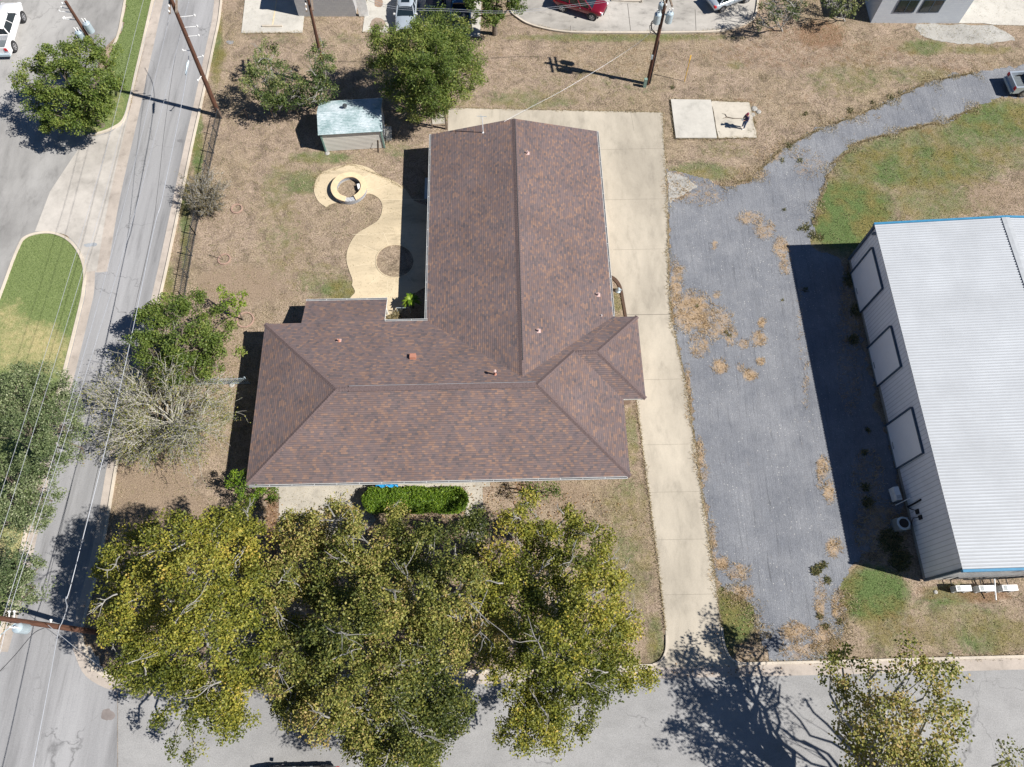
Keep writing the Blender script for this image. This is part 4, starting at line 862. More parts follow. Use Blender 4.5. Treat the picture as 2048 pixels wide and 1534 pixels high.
p = at(1790, 989, 0.4); split_unit((p.x, p.y, 0), R(96), 'white condenser unit alone in the workshop shade', 0.9)
p = at(1806, 1047, 0.7); t = empty('heat_pump', (p.x, p.y, 0), R(4)); tag(t, 'grey square heat pump with a round top fan in shade', 'heat pump')
MB().box((0, 0, .4), (0.78, 0.78, .72)).build('casing', M['grey'], t); MB().lathe((0, 0, 0.76), [(0.42, 0), (0.44, .03), (0.40, .07)], 24).build('top_rim', M['galv'], t); MB().lathe((0, 0, 0.80), [(0.31, 0), (0.31, .045)], 20).build('fan', M['black'], t)
MB().box((0, 0, .02), (0.9, 0.9, .08)).build('pad', M['stonebase'], t)
pz = MB()
for (px, py, z) in ((1912, 1150, 1.2), (1967, 1160, .8), (1984, 1160, .6), (2018, 1160, .7)):
    p = at(px, py, z); q = ml(p); pz.tube([(q[0], MY0 + .02, z + .2), (q[0] + .05, MY0 + .0, .35), (q[0] + .1, MY0 - .5, .3)], 0.035, 6)
pz.tube([(MX0 + 4.4, MY0 + .0, .5), (MX0 + 5.6, MY0 - .04, 1.5), (MX0 + 8.4, MY0 - .04, 2.6)], 0.06, 6)
pz.tube([(MX0 + 2.4, MY0 + .0, .5), (MX0 + 3.6, MY0 - .03, .9), (MX0 + 4.3, MY0 - .03, 1.1)], 0.05, 6)
pieces(pz, 'refrigerant_pipe', M['hose'], mbd)
wp = MB(); wp.tube([(MX0 + 4.75, MY0 + 0.02, 3.4), (MX0 + 4.75, MY0 - .0, 2.9)], 0.05, 6)
q = ml(at(1987, 1180, .5)); wp.tube([(q[0], MY0 + .0, .9), (q[0] + .02, MY0 - 1.3, .45)], 0.045, 6)
q = ml(at(1800, 1005, .8)); wp.tube([(MX0 - .05, wall_y(1812, 996, 1.0), 1.0), (MX0 - .75, wall_y(1797, 1010, .3) , .25)], 0.03, 6); pieces(wp, 'drain_pipe', M['white'], mbd)
hp = MB()
ys = [wall_y(1822, 1006, 1.1), wall_y(1808, 1014, .3), wall_y(1826, 1020, 1.2), wall_y(1834, 1035, 1.2)]
hp.tube([(MX0 + .05, ys[0], 2.0), (MX0 + .05, ys[0] - .05, 1.0), (MX0 - .0, ys[1], .35)], 0.06, 6)
hp.tube([(MX0 + .05, ys[2], 1.1), (MX0 + .05, ys[2] + .2, .6), (MX0, ys[1], .3)], 0.03, 5); hp.tube([(MX0 + .05, ys[3], 1.3), (MX0 + .05, ys[3] + .1, .6), (MX0 - .2, ys[3] - .4, .5)], 0.03, 5)
hp.box((MX0 + .07, ys[2] - .12, 1.25), (.12, .3, .35)); hp.box((MX0 + .07, ys[3] - .05, 1.45), (.12, .28, .35)); pieces(hp, 'meter_conduit', M['hose'], mbd)

# ---------------------------------------------------------------- garden shed
shed = empty('garden_shed', (0, 0, 0), R(4.3)); tag(shed, 'small pale-sided garden shed with a flaking pale blue metal roof', 'shed')
cs, ss = math.cos(R(4.3)), math.sin(R(4.3))
def sl(p): return Vector((p[0] * cs + p[1] * ss, -p[0] * ss + p[1] * cs, p[2]))
pa, pb, pc = sl(at(636, 270, 2.15)), sl(at(765, 265, 2.15)), sl(at(636, 203, 2.15)); SX0, SX1, SY0, SY1 = pa.x, pb.x, pa.y, pc.y; SYM = (SY0 + SY1) / 2; SE, SR = 2.15, 2.75
sw = MB(); i_ = .16
sw.add([(SX0 + i_, SY0 + i_, .05), (SX1 - i_, SY0 + i_, .05), (SX1 - i_, SY1 - i_, .05), (SX0 + i_, SY1 - i_, .05), (SX0 + i_, SY0 + i_, SE), (SX1 - i_, SY0 + i_, SE), (SX1 - i_, SY1 - i_, SE), (SX0 + i_, SY1 - i_, SE), (SX0 + i_, SYM, SR - .06), (SX1 - i_, SYM, SR - .06)],
       [(0, 1, 5, 4), (2, 3, 7, 6), (1, 2, 6, 9, 5), (3, 0, 4, 8, 7)]); sw.build('wall', M['shedwall'], shed)
sr = MB()
for ya, yb in ((SY0, SYM), (SY1, SYM)):
    n = 14
    sr.add([(SX0, ya, SE), (SX1, ya, SE), (SX1, yb, SR), (SX0, yb, SR), (SX0, ya, SE - .05), (SX1, ya, SE - .05), (SX1, yb, SR - .05), (SX0, yb, SR - .05)], [(0, 1, 2, 3), (7, 6, 5, 4), (0, 4, 5, 1), (1, 5, 6, 2), (3, 7, 4, 0)])
    for k in range(1, n):
        y_ = ya + (yb - ya) * k / n; z2 = SE + (SR - SE) * k / n; sr.bar((SX0, y_, z2 + .008), (SX1, y_, z2 + .008), .03, .03)
sr.build('roof', M['shedroof'], shed)
st = MB(); st.bar((SX0 + .02, SY0 - .02, SE - .06), (SX0 + .02, SYM, SR - .06), .05, .1); st.bar((SX0 + .02, SY1, SE - .06), (SX0 + .02, SYM, SR - .06), .05, .1); st.bar((SX1 - .02, SY0, SE - .06), (SX1 - .02, SYM, SR - .06), .05, .1); st.bar((SX1 - .02, SY1, SE - .06), (SX1 - .02, SYM, SR - .06), .05, .1)
for x in (SX0 + i_, SX1 - i_): st.box((x, SY0 + i_, SE / 2), (.12, .12, SE - .1))
pieces(st, 'corner_trim', M['shedgreen'], shed)
MB().box((SX1 - i_ + .02, SYM, 1.0), (.06, 1.2, 1.8)).build('door', M['white'], shed); MB().box((SX1 + .2, SYM - .2, .1), (.5, 1.4, .2)).build('step', M['slab'], shed)
q = sl(at(690, 211, 2.8)); tv = empty('turbine_vent', at(690, 213, 2.78)); tag(tv, 'round dark turbine vent on the shed roof', 'roof vent')
MB().lathe((0, 0, -.2), [(.14, 0), (.12, .2)], 12).build('vent_neck', M['grey'], tv)
t2 = MB()
for k in range(12):
    a = k * math.pi / 6; t2.tube([(.10 * math.cos(a), .10 * math.sin(a), 0), (.19 * math.cos(a + .25), .19 * math.sin(a + .25), .12), (.06 * math.cos(a + .5), .06 * math.sin(a + .5), .26)], .022, 4)
t2.lathe((0, 0, .24), [(.08, 0), (.02, .04)], 10); t2.build('vent_blades', M['iron'], tv)
p = at(754, 305, 0); lad = empty('leaning_board', (p.x - .2, p.y - .05, 0)); tag(lad, 'dark board leaning at the shed corner', 'board'); MB().bar((.3, .05, 0), (.45, .3, 1.2), .16, .03).build('plank', M['wood'], lad)
# ---------------------------------------------------------------- neighbours along the top
nb = empty('grey_block_building', (0, 0, 0)); tag(nb, 'painted grey block building behind the alley pole', 'building')
a, b = at(598, 33), at(712, 33); MB().slab([(a.x, a.y), (b.x, b.y), (b.x, b.y + 14), (a.x, b.y + 14)], -.1, 3.6).build('wall', M['greybrick'], nb)
MB().slab([(a.x - .15, a.y - .1), (b.x + .15, b.y - .1), (b.x + .15, b.y + 14.1), (a.x - .15, b.y + 14.1)], 3.6, 3.85).build('roof', M['offwhite'], nb)
MB().box((a.x + 6, a.y - .01, 1.1), (.0 + .9, .06, 2.1)).build('door', M['white'], nb)
ob = empty('pale_office_building', (0, 0, 0)); tag(ob, 'pale blue-white office with two dark windows beside the brush', 'building')
a, b = at(1741, 46), at(1917, 47); OW = MB().slab([(a.x, a.y), (b.x, b.y), (b.x, b.y + 12), (a.x, b.y + 12)], -.1, 3.9).build('wall', mat_brick('pale_block', (0.60, 0.63, 0.66), (0.56, 0.59, 0.63), (0.50, 0.53, 0.57), 0.4, 0.2, 0.008), ob)
MB().slab([(a.x - .3, a.y - .3), (b.x + .3, b.y - .3), (b.x + .3, b.y + 12.2), (a.x - .3, b.y + 12.2)], 3.9, 4.1).build('roof', M['offwhite'], ob)
for (x0, x1) in ((1797, 1838), (1846, 1888)):
    p, q = at(x0, 20, 1.9), at(x1, 20, 1.9); xm = (p.x + q.x) / 2; wd = abs(q.x - p.x)
    fr = MB().box((xm, a.y - .02, 1.85), (wd, .08, 1.35)).build('window', M['navy'], ob); MB().box((xm, a.y - .07, 1.85), (wd - .2, .03, 1.15)).build('pane', M['glass'], fr); MB().box((xm, a.y - .09, 1.85), (.05, .03, 1.15)).build('mullion', M['navy'], fr)

#--OBJECTS--
# ---------------------------------------------------------------- trees and shrubs
def lobes3(lobes):
    out = []
    for (px, py, z, rp) in lobes:
        z += rng.normal() * .11 * z * (.5 if z < 3 else 1)
        c = at(px, py, z); out.append((np.array(c), rp * depth_at(px, py, z) / FPX))
    return out
def clump_noise(p, s, ph):
    return (np.sin(p[:, 0] * s + ph + 1.7 * np.sin(p[:, 1] * s * .7)) + np.sin(p[:, 1] * s * 1.13 + ph * 2 + 1.5 * np.sin(p[:, 2] * s * .9)) + np.sin(p[:, 2] * s * 1.31 + ph * 3 + 1.6 * np.sin(p[:, 0] * s * .8))) / 3
def limb(mb, a, b, r0, r1, seg=6, sag=0.12, n=6, seed=None):
    a, b = np.array(a, float), np.array(b, float); l = np.linalg.norm(b - a); k = np.linspace(0, 1, seg + 1)
    off = np.cumsum(rng.normal(size=(seg + 1, 3)) * l * sag * 0.35, 0); off -= off[0]; off = off - k[:, None] * off[-1]
    pts = a + (b - a) * k[:, None] + off; pts[:, 2] += np.sin(k * math.pi) * l * 0.06
    mb.tube(pts, [r0 + (r1 - r0) * t for t in k], n, 0, False); return pts
def make_tree(name, label, cat, base, lobes, leafmat, bark, group=None, leaf=0.15, per=60, clumps=9.0, sig=0.26, trunk_r=0.22, fork=0.35, sparse=0.0,
              flat=0.75, tints=(0.5, 0.28), up=0.5, twigs=5, sub=6, twig_r=0.012, bare_tips=0.15, aspect=0.62, shell=0.55, seed=1, patchy=0.3, dead=0.0, tip_up=0.0):
    global rng
    rng = np.random.default_rng(seed); L3 = lobes3(lobes); bz = at(*base, 0)
    root = empty(name, bz); tag(root, label, cat, group); inv = np.array(bz)
    mb = MB(); cen = np.mean([c for c, r in L3], 0); top = max(c[2] for c, r in L3); fk = np.array([bz.x, bz.y, 0]) * .75 + np.array([cen[0], cen[1], 0]) * .25; fk[2] = top * fork
    tp = [np.array(bz) + (0, 0, -.1), np.array(bz) * .6 + fk * .4, fk]; mb.tube([p - inv for p in tp], [trunk_r * 1.25, trunk_r, trunk_r * .85], 9, 0, False)
    C, LS = [], []; ph = rng.uniform(0, 6)
    for li, (c, r) in enumerate(L3):
        pts = limb(mb, fk - inv, c - inv - np.array([0, 0, r * .35]), trunk_r * .48, .05, 7, .14)
        m = max(3, int(clumps * r * r)); d = rng.normal(size=(m, 3)); d[:, 2] = np.abs(d[:, 2]) * .9 - .35 * rng.uniform(0, 1, m); d /= np.linalg.norm(d, axis=1)[:, None]
        rad = r * (shell + (1 - shell) * rng.uniform(0, 1, m) ** .5) * rng.uniform(.82, 1.16, m); p = c + d * rad[:, None] * np.array([1, 1, flat])
        p[:, 2] += tip_up * rng.uniform(0, 1, m)
        keep = clump_noise(p, 1.9, ph + seed) > -0.62 + sparse; p = p[keep]; p[:, 2] = np.maximum(p[:, 2], .25)
        C.append(p); LS.append(np.full(len(p), li))
        for q in p[rng.permutation(len(p))[:max(1, int(len(p) * sub / 10))]]:
            s0 = pts[rng.integers(3, len(pts))]; limb(mb, s0, q - inv + (rng.normal(size=3) * .1), .032, twig_r, 4, .16, 4)
        if dead > 0:
            for _ in range(int(dead * 3 + rng.uniform(0, 1))):
                a0 = c - inv + rng.normal(size=3) * r * .3; a0[2] += r * flat * .55; dd = rng.normal(size=3); dd[2] = abs(dd[2]) * .25 + .1; dd /= np.linalg.norm(dd); e = a0 + dd * r * rng.uniform(.6, 1.1)
                pp_ = limb(mb, a0, e, .045, .016, 5, .2, 4)
                for _k in range(5):
                    s0 = pp_[rng.integers(1, 6)]; d2 = dd + rng.normal(size=3) * .55; d2[2] *= .5; limb(mb, s0, s0 + d2 * r * rng.uniform(.25, .5), .022, .010, 3, .2, 4)
    C = np.concatenate(C); n = len(C)
    mb.build('trunk', bark, root)
    # twigs inside each clump and the leaves around them
    m = np.maximum(3, (per * rng.uniform(.5, 1.4, n))).astype(int); idx = np.repeat(np.arange(n), m)
    dr = rng.normal(size=(len(idx), 3)); dr /= np.linalg.norm(dr, axis=1)[:, None]; cs_ = rng.uniform(.65, 1.35, n)
    P = C[idx] + dr * (rng.uniform(0, 1, len(idx)) ** .45 * sig * 1.9 * cs_[idx])[:, None] * np.array([1, 1, .8])
    pd = rng.normal(size=(n, 3)) * sig * .9; t_ = rng.uniform(-1, 1, len(idx)); P += pd[idx] * t_[:, None] * .6
    P[:, 2] = np.maximum(P[:, 2], .12)
    V, F = leafcards(P - inv, leaf, up, aspect)
    ct = rng.normal(size=n) * tints[1] * .5 + clump_noise(C, .55, ph * 2) * patchy
    tn = np.clip(tints[0] + ct[idx] + rng.normal(size=len(idx)) * tints[1] * .75, 0, 1)
    fast_mesh('crown', V, F, leafmat, root, np.repeat(tn, 4))
    return root
TR = 'tall shade trees in front of the house'
make_tree('shade_tree', 'tall yellow-green shade tree on the street corner, the yellowest of the row', 'tree', (500, 1255),
    [(255, 1115, 7.5, 48), (345, 1085, 9, 58), (430, 1065, 8.5, 50), (500, 1100, 8.5, 50), (222, 1190, 7, 34), (290, 1185, 9.5, 62), (395, 1160, 10.5, 68), (480, 1190, 9.5, 58), (232, 1250, 7, 38), (305, 1275, 9, 60), (400, 1270, 10, 68), (480, 1280, 9, 58), (262, 1320, 7, 40), (300, 1345, 7, 36), (370, 1360, 7.5, 50), (440, 1385, 7, 56), (500, 1395, 6.5, 44), (465, 1440, 6, 34), (500, 1045, 7.5, 34), (405, 1440, 6, 28), (212, 1135, 6, 24), (300, 1065, 7, 26), (308, 1442, 5, 17), (345, 1492, 5, 17), (388, 1502, 5, 17), (268, 1382, 6, 20)],
    M['lf_yellow'], M['bark'], TR, leaf=0.135, per=115, clumps=16, sig=0.27, seed=11, tints=(.36, .25), dead=0.25, patchy=0.32, sparse=0.04, shell=0.45, sub=3, up=0.5)
make_tree('shade_tree', 'olive shade tree beside the corner tree, behind the front pad', 'tree', (735, 1250),
    [(600, 1055, 7.5, 42), (670, 1045, 8, 42), (680, 1020, 7, 20), (640, 1075, 7.5, 40), (730, 1095, 8.5, 52), (615, 1130, 9, 64), (700, 1160, 10, 70), (590, 1215, 9, 58), (690, 1250, 10, 70), (760, 1200, 10, 58), (590, 1305, 8, 56), (680, 1340, 8.5, 62), (575, 1400, 6.2, 34), (600, 1425, 6, 34), (590, 1385, 6.5, 40), (650, 1430, 6.5, 50), (560, 1160, 8, 40), (560, 1350, 7, 34), (620, 1350, 7, 50)],
    M['lf_olive'], M['bark'], TR, leaf=0.135, per=115, clumps=16, sig=0.27, seed=12, tints=(.50, .28), dead=0.35, patchy=0.4, sparse=0.04, shell=0.45, sub=3, up=0.5)
make_tree('shade_tree', 'dull olive shade tree reaching far over the street, behind the hedge', 'tree', (890, 1305),
    [(790, 1085, 7, 38), (790, 1040, 7, 26), (850, 1110, 8.5, 55), (930, 1080, 7.5, 46), (950, 1045, 6.5, 22), (830, 1180, 9.5, 60), (910, 1180, 10, 64), (800, 1280, 9, 60), (880, 1280, 10, 66), (950, 1250, 9, 56), (780, 1370, 8, 58), (870, 1380, 8, 56), (750, 1440, 6.5, 60), (830, 1450, 7, 62), (885, 1460, 6, 42), (780, 1505, 6, 48), (720, 1490, 5, 34), (850, 1505, 5.5, 36), (760, 1540, 5, 34), (810, 1520, 5.5, 40), (700, 1430, 6, 34), (880, 1440, 6.5, 36), (915, 1420, 6, 28), (800, 1340, 8, 44)],
    M['lf_olive'], M['bark'], TR, leaf=0.135, per=115, clumps=16, sig=0.27, seed=13, tints=(.48, .28), dead=0.35, patchy=0.4, sparse=0.04, shell=0.45, sub=3, up=0.5)
make_tree('shade_tree', 'yellowish shade tree nearest the driveway, last of the row', 'tree', (1100, 1275),
    [(1030, 1050, 7, 36), (1055, 1010, 6.5, 20), (1080, 1090, 8, 46), (1155, 1060, 6.5, 30), (1130, 1035, 6, 20), (1000, 1130, 8, 46), (1145, 1140, 9, 50), (1200, 1075, 6.5, 22), (1030, 1205, 9, 60), (1110, 1210, 10, 62), (1190, 1200, 9.5, 52), (1225, 1150, 7, 28), (1030, 1295, 8, 50), (1120, 1300, 9.5, 62), (1200, 1280, 9, 56), (1250, 1240, 7.5, 36), (1240, 1330, 7.5, 44), (1280, 1358, 6, 24), (1100, 1385, 7.5, 50), (1045, 1405, 6.5, 46), (1150, 1410, 6.5, 36), (1080, 1465, 5.5, 40), (1030, 1470, 5, 30), (1120, 1455, 5.5, 26), (1200, 1365, 8, 38), (1120, 1510, 5, 16), (985, 1190, 7.5, 34), (985, 1250, 8, 40), (1070, 1150, 9, 44), (1110, 1090, 8, 34), (1160, 1340, 8.5, 44), (1235, 1285, 7.5, 36), (1160, 1440, 6, 30), (1090, 1430, 6.5, 40), (985, 1330, 7, 30), (1200, 1130, 7.5, 30)],
    M['lf_yellow'], M['bark'], TR, leaf=0.135, per=115, clumps=16, sig=0.27, seed=14, tints=(.36, .26), dead=0.35, patchy=0.4, sparse=0.04, shell=0.45, sub=3, up=0.5)
make_tree('sycamore', 'sparse sycamore with pale limbs overhanging the lower right street', 'tree', (1700, 1640),
    [(1690, 1335, 6.3, 36), (1745, 1345, 5.9, 22), (1830, 1325, 7.7, 42), (1880, 1345, 7.7, 34), (1775, 1385, 7.0, 40), (1890, 1390, 7.7, 44), (1715, 1420, 6.3, 40), (1800, 1430, 8.4, 48), (1915, 1440, 7.7, 34), (1860, 1440, 7.7, 34), (1755, 1470, 7.0, 46), (1850, 1490, 8.4, 50), (1920, 1485, 7.0, 26), (1720, 1500, 5.6, 40), (1800, 1530, 7.7, 56), (1890, 1550, 7.0, 56), (1850, 1600, 7.0, 66), (1730, 1590, 6.3, 56), (1930, 1620, 6.3, 60), (1790, 1650, 6.3, 70), (1675, 1395, 6, 26), (1690, 1465, 6, 30), (1760, 1340, 6.5, 22), (1665, 1345, 6, 20)],
    M['lf_olive'], M['bark_pale'], None, leaf=0.15, per=60, clumps=9, sig=0.3, seed=15, tints=(.62, .26), sparse=0.15, trunk_r=.26, aspect=.8, sub=5, shell=.2, up=0.6)
make_tree('sycamore', 'thin sycamore whose top shows in the lower right corner', 'tree', (1950, 1690),
    [(2000, 1480, 8, 20), (2030, 1520, 8, 30), (1995, 1545, 8, 28), (2050, 1580, 8, 40), (2000, 1600, 8, 50)], M['lf_olive'], M['bark_pale'], None, leaf=0.14, per=30, clumps=12, sig=.25, seed=16, tints=(.62, .26), sparse=.15, sub=5, shell=.2)
OK_ = 'grey-green live oaks west of the road'
make_tree('live_oak', 'grey-green live oak spreading over the lawn west of the road, northernmost of three', 'tree', (70, 900), [(40, 800, 5, 62), (100, 790, 5, 46), (120, 850, 5.5, 50), (50, 880, 6, 66), (110, 915, 5, 46), (150, 870, 4, 26), (165, 905, 3.5, 14), (85, 750, 3.5, 22), (105, 770, 4, 24), (40, 760, 4, 34), (0, 840, 5, 50)], M['lf_oak'], M['bark_dk'], OK_, leaf=.125, per=90, clumps=17, sig=.22, seed=21, tints=(.60, .24), aspect=.5, patchy=.16, shell=.5, sub=3, up=0.9, sparse=0.15)
make_tree('live_oak', 'grey-green live oak with its crown edge over the gutter, the middle of three', 'tree', (25, 1010), [(20, 960, 5, 54), (75, 970, 5, 40), (100, 1000, 4, 22), (60, 1030, 4.5, 38), (15, 1045, 4, 40), (95, 1030, 3.5, 20)], M['lf_oak'], M['bark_dk'], OK_, leaf=.125, per=90, clumps=17, sig=.22, seed=22, tints=(.60, .24), aspect=.5, patchy=.16, shell=.5, sub=3, up=0.9, sparse=0.15)
make_tree('live_oak', 'small round live oak by the transformer pole, southernmost of three', 'tree', (25, 1190), [(30, 1135, 4.5, 40), (62, 1170, 4.5, 36), (20, 1195, 4, 42), (72, 1135, 4, 20), (75, 1200, 3.5, 18), (0, 1150, 4, 40)], M['lf_oak'], M['bark_dk'], OK_, leaf=.125, per=90, clumps=17, sig=.22, seed=23, tints=(.60, .24), aspect=.5, patchy=.16, shell=.5, sub=3, up=0.9, sparse=0.15)
make_tree('broadleaf_tree', 'round leafy green tree at the lot entrance by the poles', 'tree', (205, 252), [(112, 118, 4.5, 36), (168, 108, 5, 36), (215, 120, 4.5, 26), (70, 160, 4, 34), (130, 165, 5.5, 50), (190, 175, 5.5, 46), (66, 200, 3.5, 28), (130, 225, 4.5, 44), (195, 215, 4, 34), (112, 252, 3.2, 22), (160, 248, 3.2, 26), (44, 165, 4, 18), (232, 175, 4, 18), (85, 235, 3, 20)],
    M['lf_green'], M['bark_dk'], None, leaf=0.15, per=120, clumps=14, sig=0.25, seed=24, tints=(.55, .22), patchy=.15, shell=.55, sub=3, up=0.6, sparse=0.12)
make_tree('bushy_tree', 'dense green bushy tree south of the iron fence', 'tree', (430, 735), [(300, 648, 3.5, 36), (345, 620, 4, 36), (392, 612, 3.5, 30), (435, 640, 3.5, 30), (315, 700, 4, 40), (385, 690, 4.5, 48), (440, 695, 4, 34), (350, 740, 4, 40), (285, 690, 3.5, 24), (415, 735, 3, 30), (450, 665, 3, 20)],
    M['lf_green'], M['bark_dk'], None, leaf=0.14, per=110, clumps=15, sig=0.24, seed=25, tints=(.5, .22), patchy=.2, dead=.2, sub=3, up=0.6, sparse=0.1)
make_tree('small_tree', 'little green tree standing in the pink brick ring', 'tree', (487, 640), [(455, 598, 2.6, 17), (478, 606, 2.5, 14), (470, 632, 2, 13), (445, 580, 2.4, 8), (485, 592, 2.2, 8)], M['lf_bright'], M['bark_dk'], None, leaf=.13, per=40, clumps=20, sig=.16, seed=26, trunk_r=.06, tints=(.6, .34))
# the nearly bare tree: pale limbs fanning from one low crotch
def bare_tree(base, crotch, tips, seed, name, label, bark, leafmat, n_leaf, zt, r0=.16, leaf=.09, twn=7, sprawl=.5):
    global rng
    rng = np.random.default_rng(seed); bz = at(*base, 0); root = empty(name, bz); tag(root, label, 'tree' if r0 > .1 else 'shrub'); inv = np.array(bz); cr = np.array(at(*crotch)); mb = MB()
    mb.tube([np.array((0, 0, -.1)), cr - inv], [r0 * 1.3, r0], 9, 0, False); LP = []
    for (px, py, z) in tips:
        e = np.array(at(px, py, z)); a = cr + rng.normal(size=3) * .1
        pts = limb(mb, a - inv, e - inv, r0 * .30, .010, 9, .10, 5); ln = np.linalg.norm(e - a); dd = (e - a) / ln; LP.append(pts[4:])
        for k in range(twn * 2):
            j = rng.integers(3, 9); s0 = pts[j]; d2 = dd * .9 + rng.normal(size=3) * sprawl; d2[2] = abs(d2[2]) * .8; d2 /= np.linalg.norm(d2)
            p2 = limb(mb, s0, s0 + d2 * ln * rng.uniform(.16, .38), .020, .007, 5, .15, 4); LP.append(p2[1:])
            for q in range(3):
                s1 = p2[rng.integers(1, 6)]; d3 = d2 + rng.normal(size=3) * sprawl; d3[2] = abs(d3[2]) * .6; d3 /= np.linalg.norm(d3); p3 = limb(mb, s1, s1 + d3 * ln * rng.uniform(.07, .17), .009, .005, 3, .15, 3); LP.append(p3[1:])
    mb.build('limbs', bark, root); LP = np.concatenate(LP); P = LP[rng.integers(0, len(LP), n_leaf)] + rng.normal(size=(n_leaf, 3)) * .10
    V, F = leafcards(P, leaf, .4, .6); fast_mesh('crown', V, F, leafmat, root, np.repeat(np.clip(rng.normal(.5, .25, n_leaf), 0, 1), 4)); return root
tips = []
r_ = random.Random(5)
for k in range(46):
    a = 2 * math.pi * k / 46 + r_.uniform(-.08, .08); inner = r_.random() < .4
    rad = r_.uniform(.45, .75) if inner else r_.uniform(.82, 1.1); rx = 165 if math.cos(a) < 0 else 115; ry = 150 if math.sin(a) < 0 else 100
    tips.append((335 + rx * rad * math.cos(a), 838 + ry * rad * math.sin(a), 5.2 - 2.2 * rad + r_.uniform(-.5, .8) + (1.2 if inner else 0)))
bare_tree((362, 862), (348, 846, 1.6), tips, 31, 'bare_tree', 'nearly bare tree with pale fanning limbs between road and house', M['bark_pale'], M['lf_olive'], 15000, 4.5, .17, .10, 9)
tips = [(410 + 48 * math.cos(a) * q, 385 + 44 * math.sin(a) * q, 2.4 - q) for a, q in [(k * .42, .45 + .6 * ((k * 37) % 10) / 10) for k in range(30)]]
bare_tree((422, 424), (420, 420, .25), tips, 32, 'twiggy_shrub', 'round twiggy brown shrub beside the iron fence', M['bark'], M['lf_dull'], 5200, 2, .05, .09, 6, .45)
make_tree('brush_tree', 'many-stemmed grey-twigged tree west of the shed, left of a pair', 'tree', (548, 232), [(535, 110, 3.6, 20), (522, 140, 3.8, 26), (555, 150, 4, 26), (515, 175, 3.2, 26), (560, 190, 3, 30), (530, 205, 2.4, 24), (590, 175, 3.2, 22), (590, 205, 2.2, 22)], M['lf_mid'], M['bark'], 'brush trees west of the shed', leaf=.13, per=64, clumps=18, sig=.2, seed=41, trunk_r=.12, fork=.12, tints=(.5, .36), dead=0.5, patchy=.35, tip_up=.5, sub=5)
make_tree('brush_tree', 'many-stemmed brush tree touching the shed, right of a pair', 'tree', (640, 212), [(630, 112, 3.6, 18), (650, 108, 3.4, 20), (655, 140, 3.6, 24), (635, 170, 3, 26), (655, 185, 2.6, 20), (620, 195, 2.4, 22), (645, 205, 2, 16)], M['lf_mid'], M['bark'], 'brush trees west of the shed', leaf=.13, per=64, clumps=18, sig=.2, seed=42, trunk_r=.12, fork=.12, tints=(.55, .36), dead=0.5, patchy=.35, tip_up=.4, sub=5)
make_tree('green_bush', 'bright leafy bush low in front of the brush trees', 'bush', (575, 225), [(530, 195, 1.6, 20), (560, 205, 1.8, 18), (590, 208, 1.5, 16), (615, 200, 1.8, 16), (545, 215, 1.2, 16)], M['lf_bright'], M['bark_dk'], None, leaf=.15, per=44, clumps=15, sig=.18, seed=43, trunk_r=.06, tints=(.5, .34), fork=.2)
make_tree('spreading_tree', 'large feathery green tree east of the shed', 'tree', (868, 232), [(775, 95, 4.2, 36), (765, 125, 3.8, 30), (812, 100, 5, 44), (862, 62, 4.6, 34), (905, 72, 4.6, 32), (850, 95, 5.6, 46), (915, 110, 5.2, 44), (800, 150, 5, 46), (860, 140, 6.2, 56), (920, 155, 5.2, 46), (948, 135, 4.2, 24), (950, 175, 3.6, 18), (815, 200, 4.2, 38), (865, 200, 4.6, 40), (910, 200, 3.8, 30), (835, 228, 3, 26), (880, 225, 3.4, 28), (860, 170, 5.4, 44), (895, 120, 5.6, 44), (835, 130, 5.6, 44)],
    M['lf_green'], M['bark_dk'], None, leaf=0.15, per=95, clumps=17, sig=0.26, seed=44, tints=(.56, .26), patchy=.22, tip_up=.9, shell=.45, aspect=.42, sparse=0.06, sub=2, up=0.6)
make_tree('laurel_tree', 'glossy dark green tree shading the parked pickup', 'tree', (990, 68), [(960, 15, 4, 30), (1005, 5, 4.6, 34), (985, 35, 3.4, 24), (1030, 15, 3.6, 20), (960, -30, 4, 40), (1010, -40, 4.5, 40), (945, 35, 3, 14)], M['lf_green'], M['bark_dk'], None, leaf=.15, per=90, clumps=18, sig=.2, seed=45, tints=(.42, .3), sub=3)
make_tree('brush_tree', 'scrubby tree with grey twigs at the end of the drive lane', 'tree', (1565, 62), [(1540, 25, 2.8, 26), (1575, 35, 2.4, 24), (1525, 45, 1.8, 14), (1595, 5, 2.6, 28), (1550, -10, 3, 30)], M['lf_mid'], M['bark'], None, leaf=.12, per=40, clumps=13, sig=.2, seed=46, trunk_r=.08, fork=.15, tints=(.4, .32), dead=1.6)
make_tree('brush_tree', 'dull scrub tree against the pale office wall', 'tree', (1690, 42), [(1665, 5, 2.6, 24), (1698, 18, 2.2, 20), (1672, 28, 1.6, 12), (1710, -10, 2.5, 26), (1650, -20, 2.6, 30)], M['lf_mid'], M['bark'], None, leaf=.12, per=44, clumps=13, sig=.2, seed=47, trunk_r=.08, fork=.15, tints=(.62, .34), dead=.5)
make_tree('leafy_shrub', 'tall leafy shrub at the southwest house corner', 'shrub', (520, 1010), [(478, 975, 1.7, 20), (505, 985, 1.9, 24), (535, 995, 1.8, 22), (490, 1005, 1.4, 20), (540, 975, 1.3, 14), (470, 955, 2.2, 8), (492, 948, 2.0, 6)], M['lf_bright'], M['bark_dk'], None, leaf=.10, per=70, clumps=22, sig=.16, seed=51, trunk_r=.05, fork=.2, tints=(.36, .3), tip_up=.6)
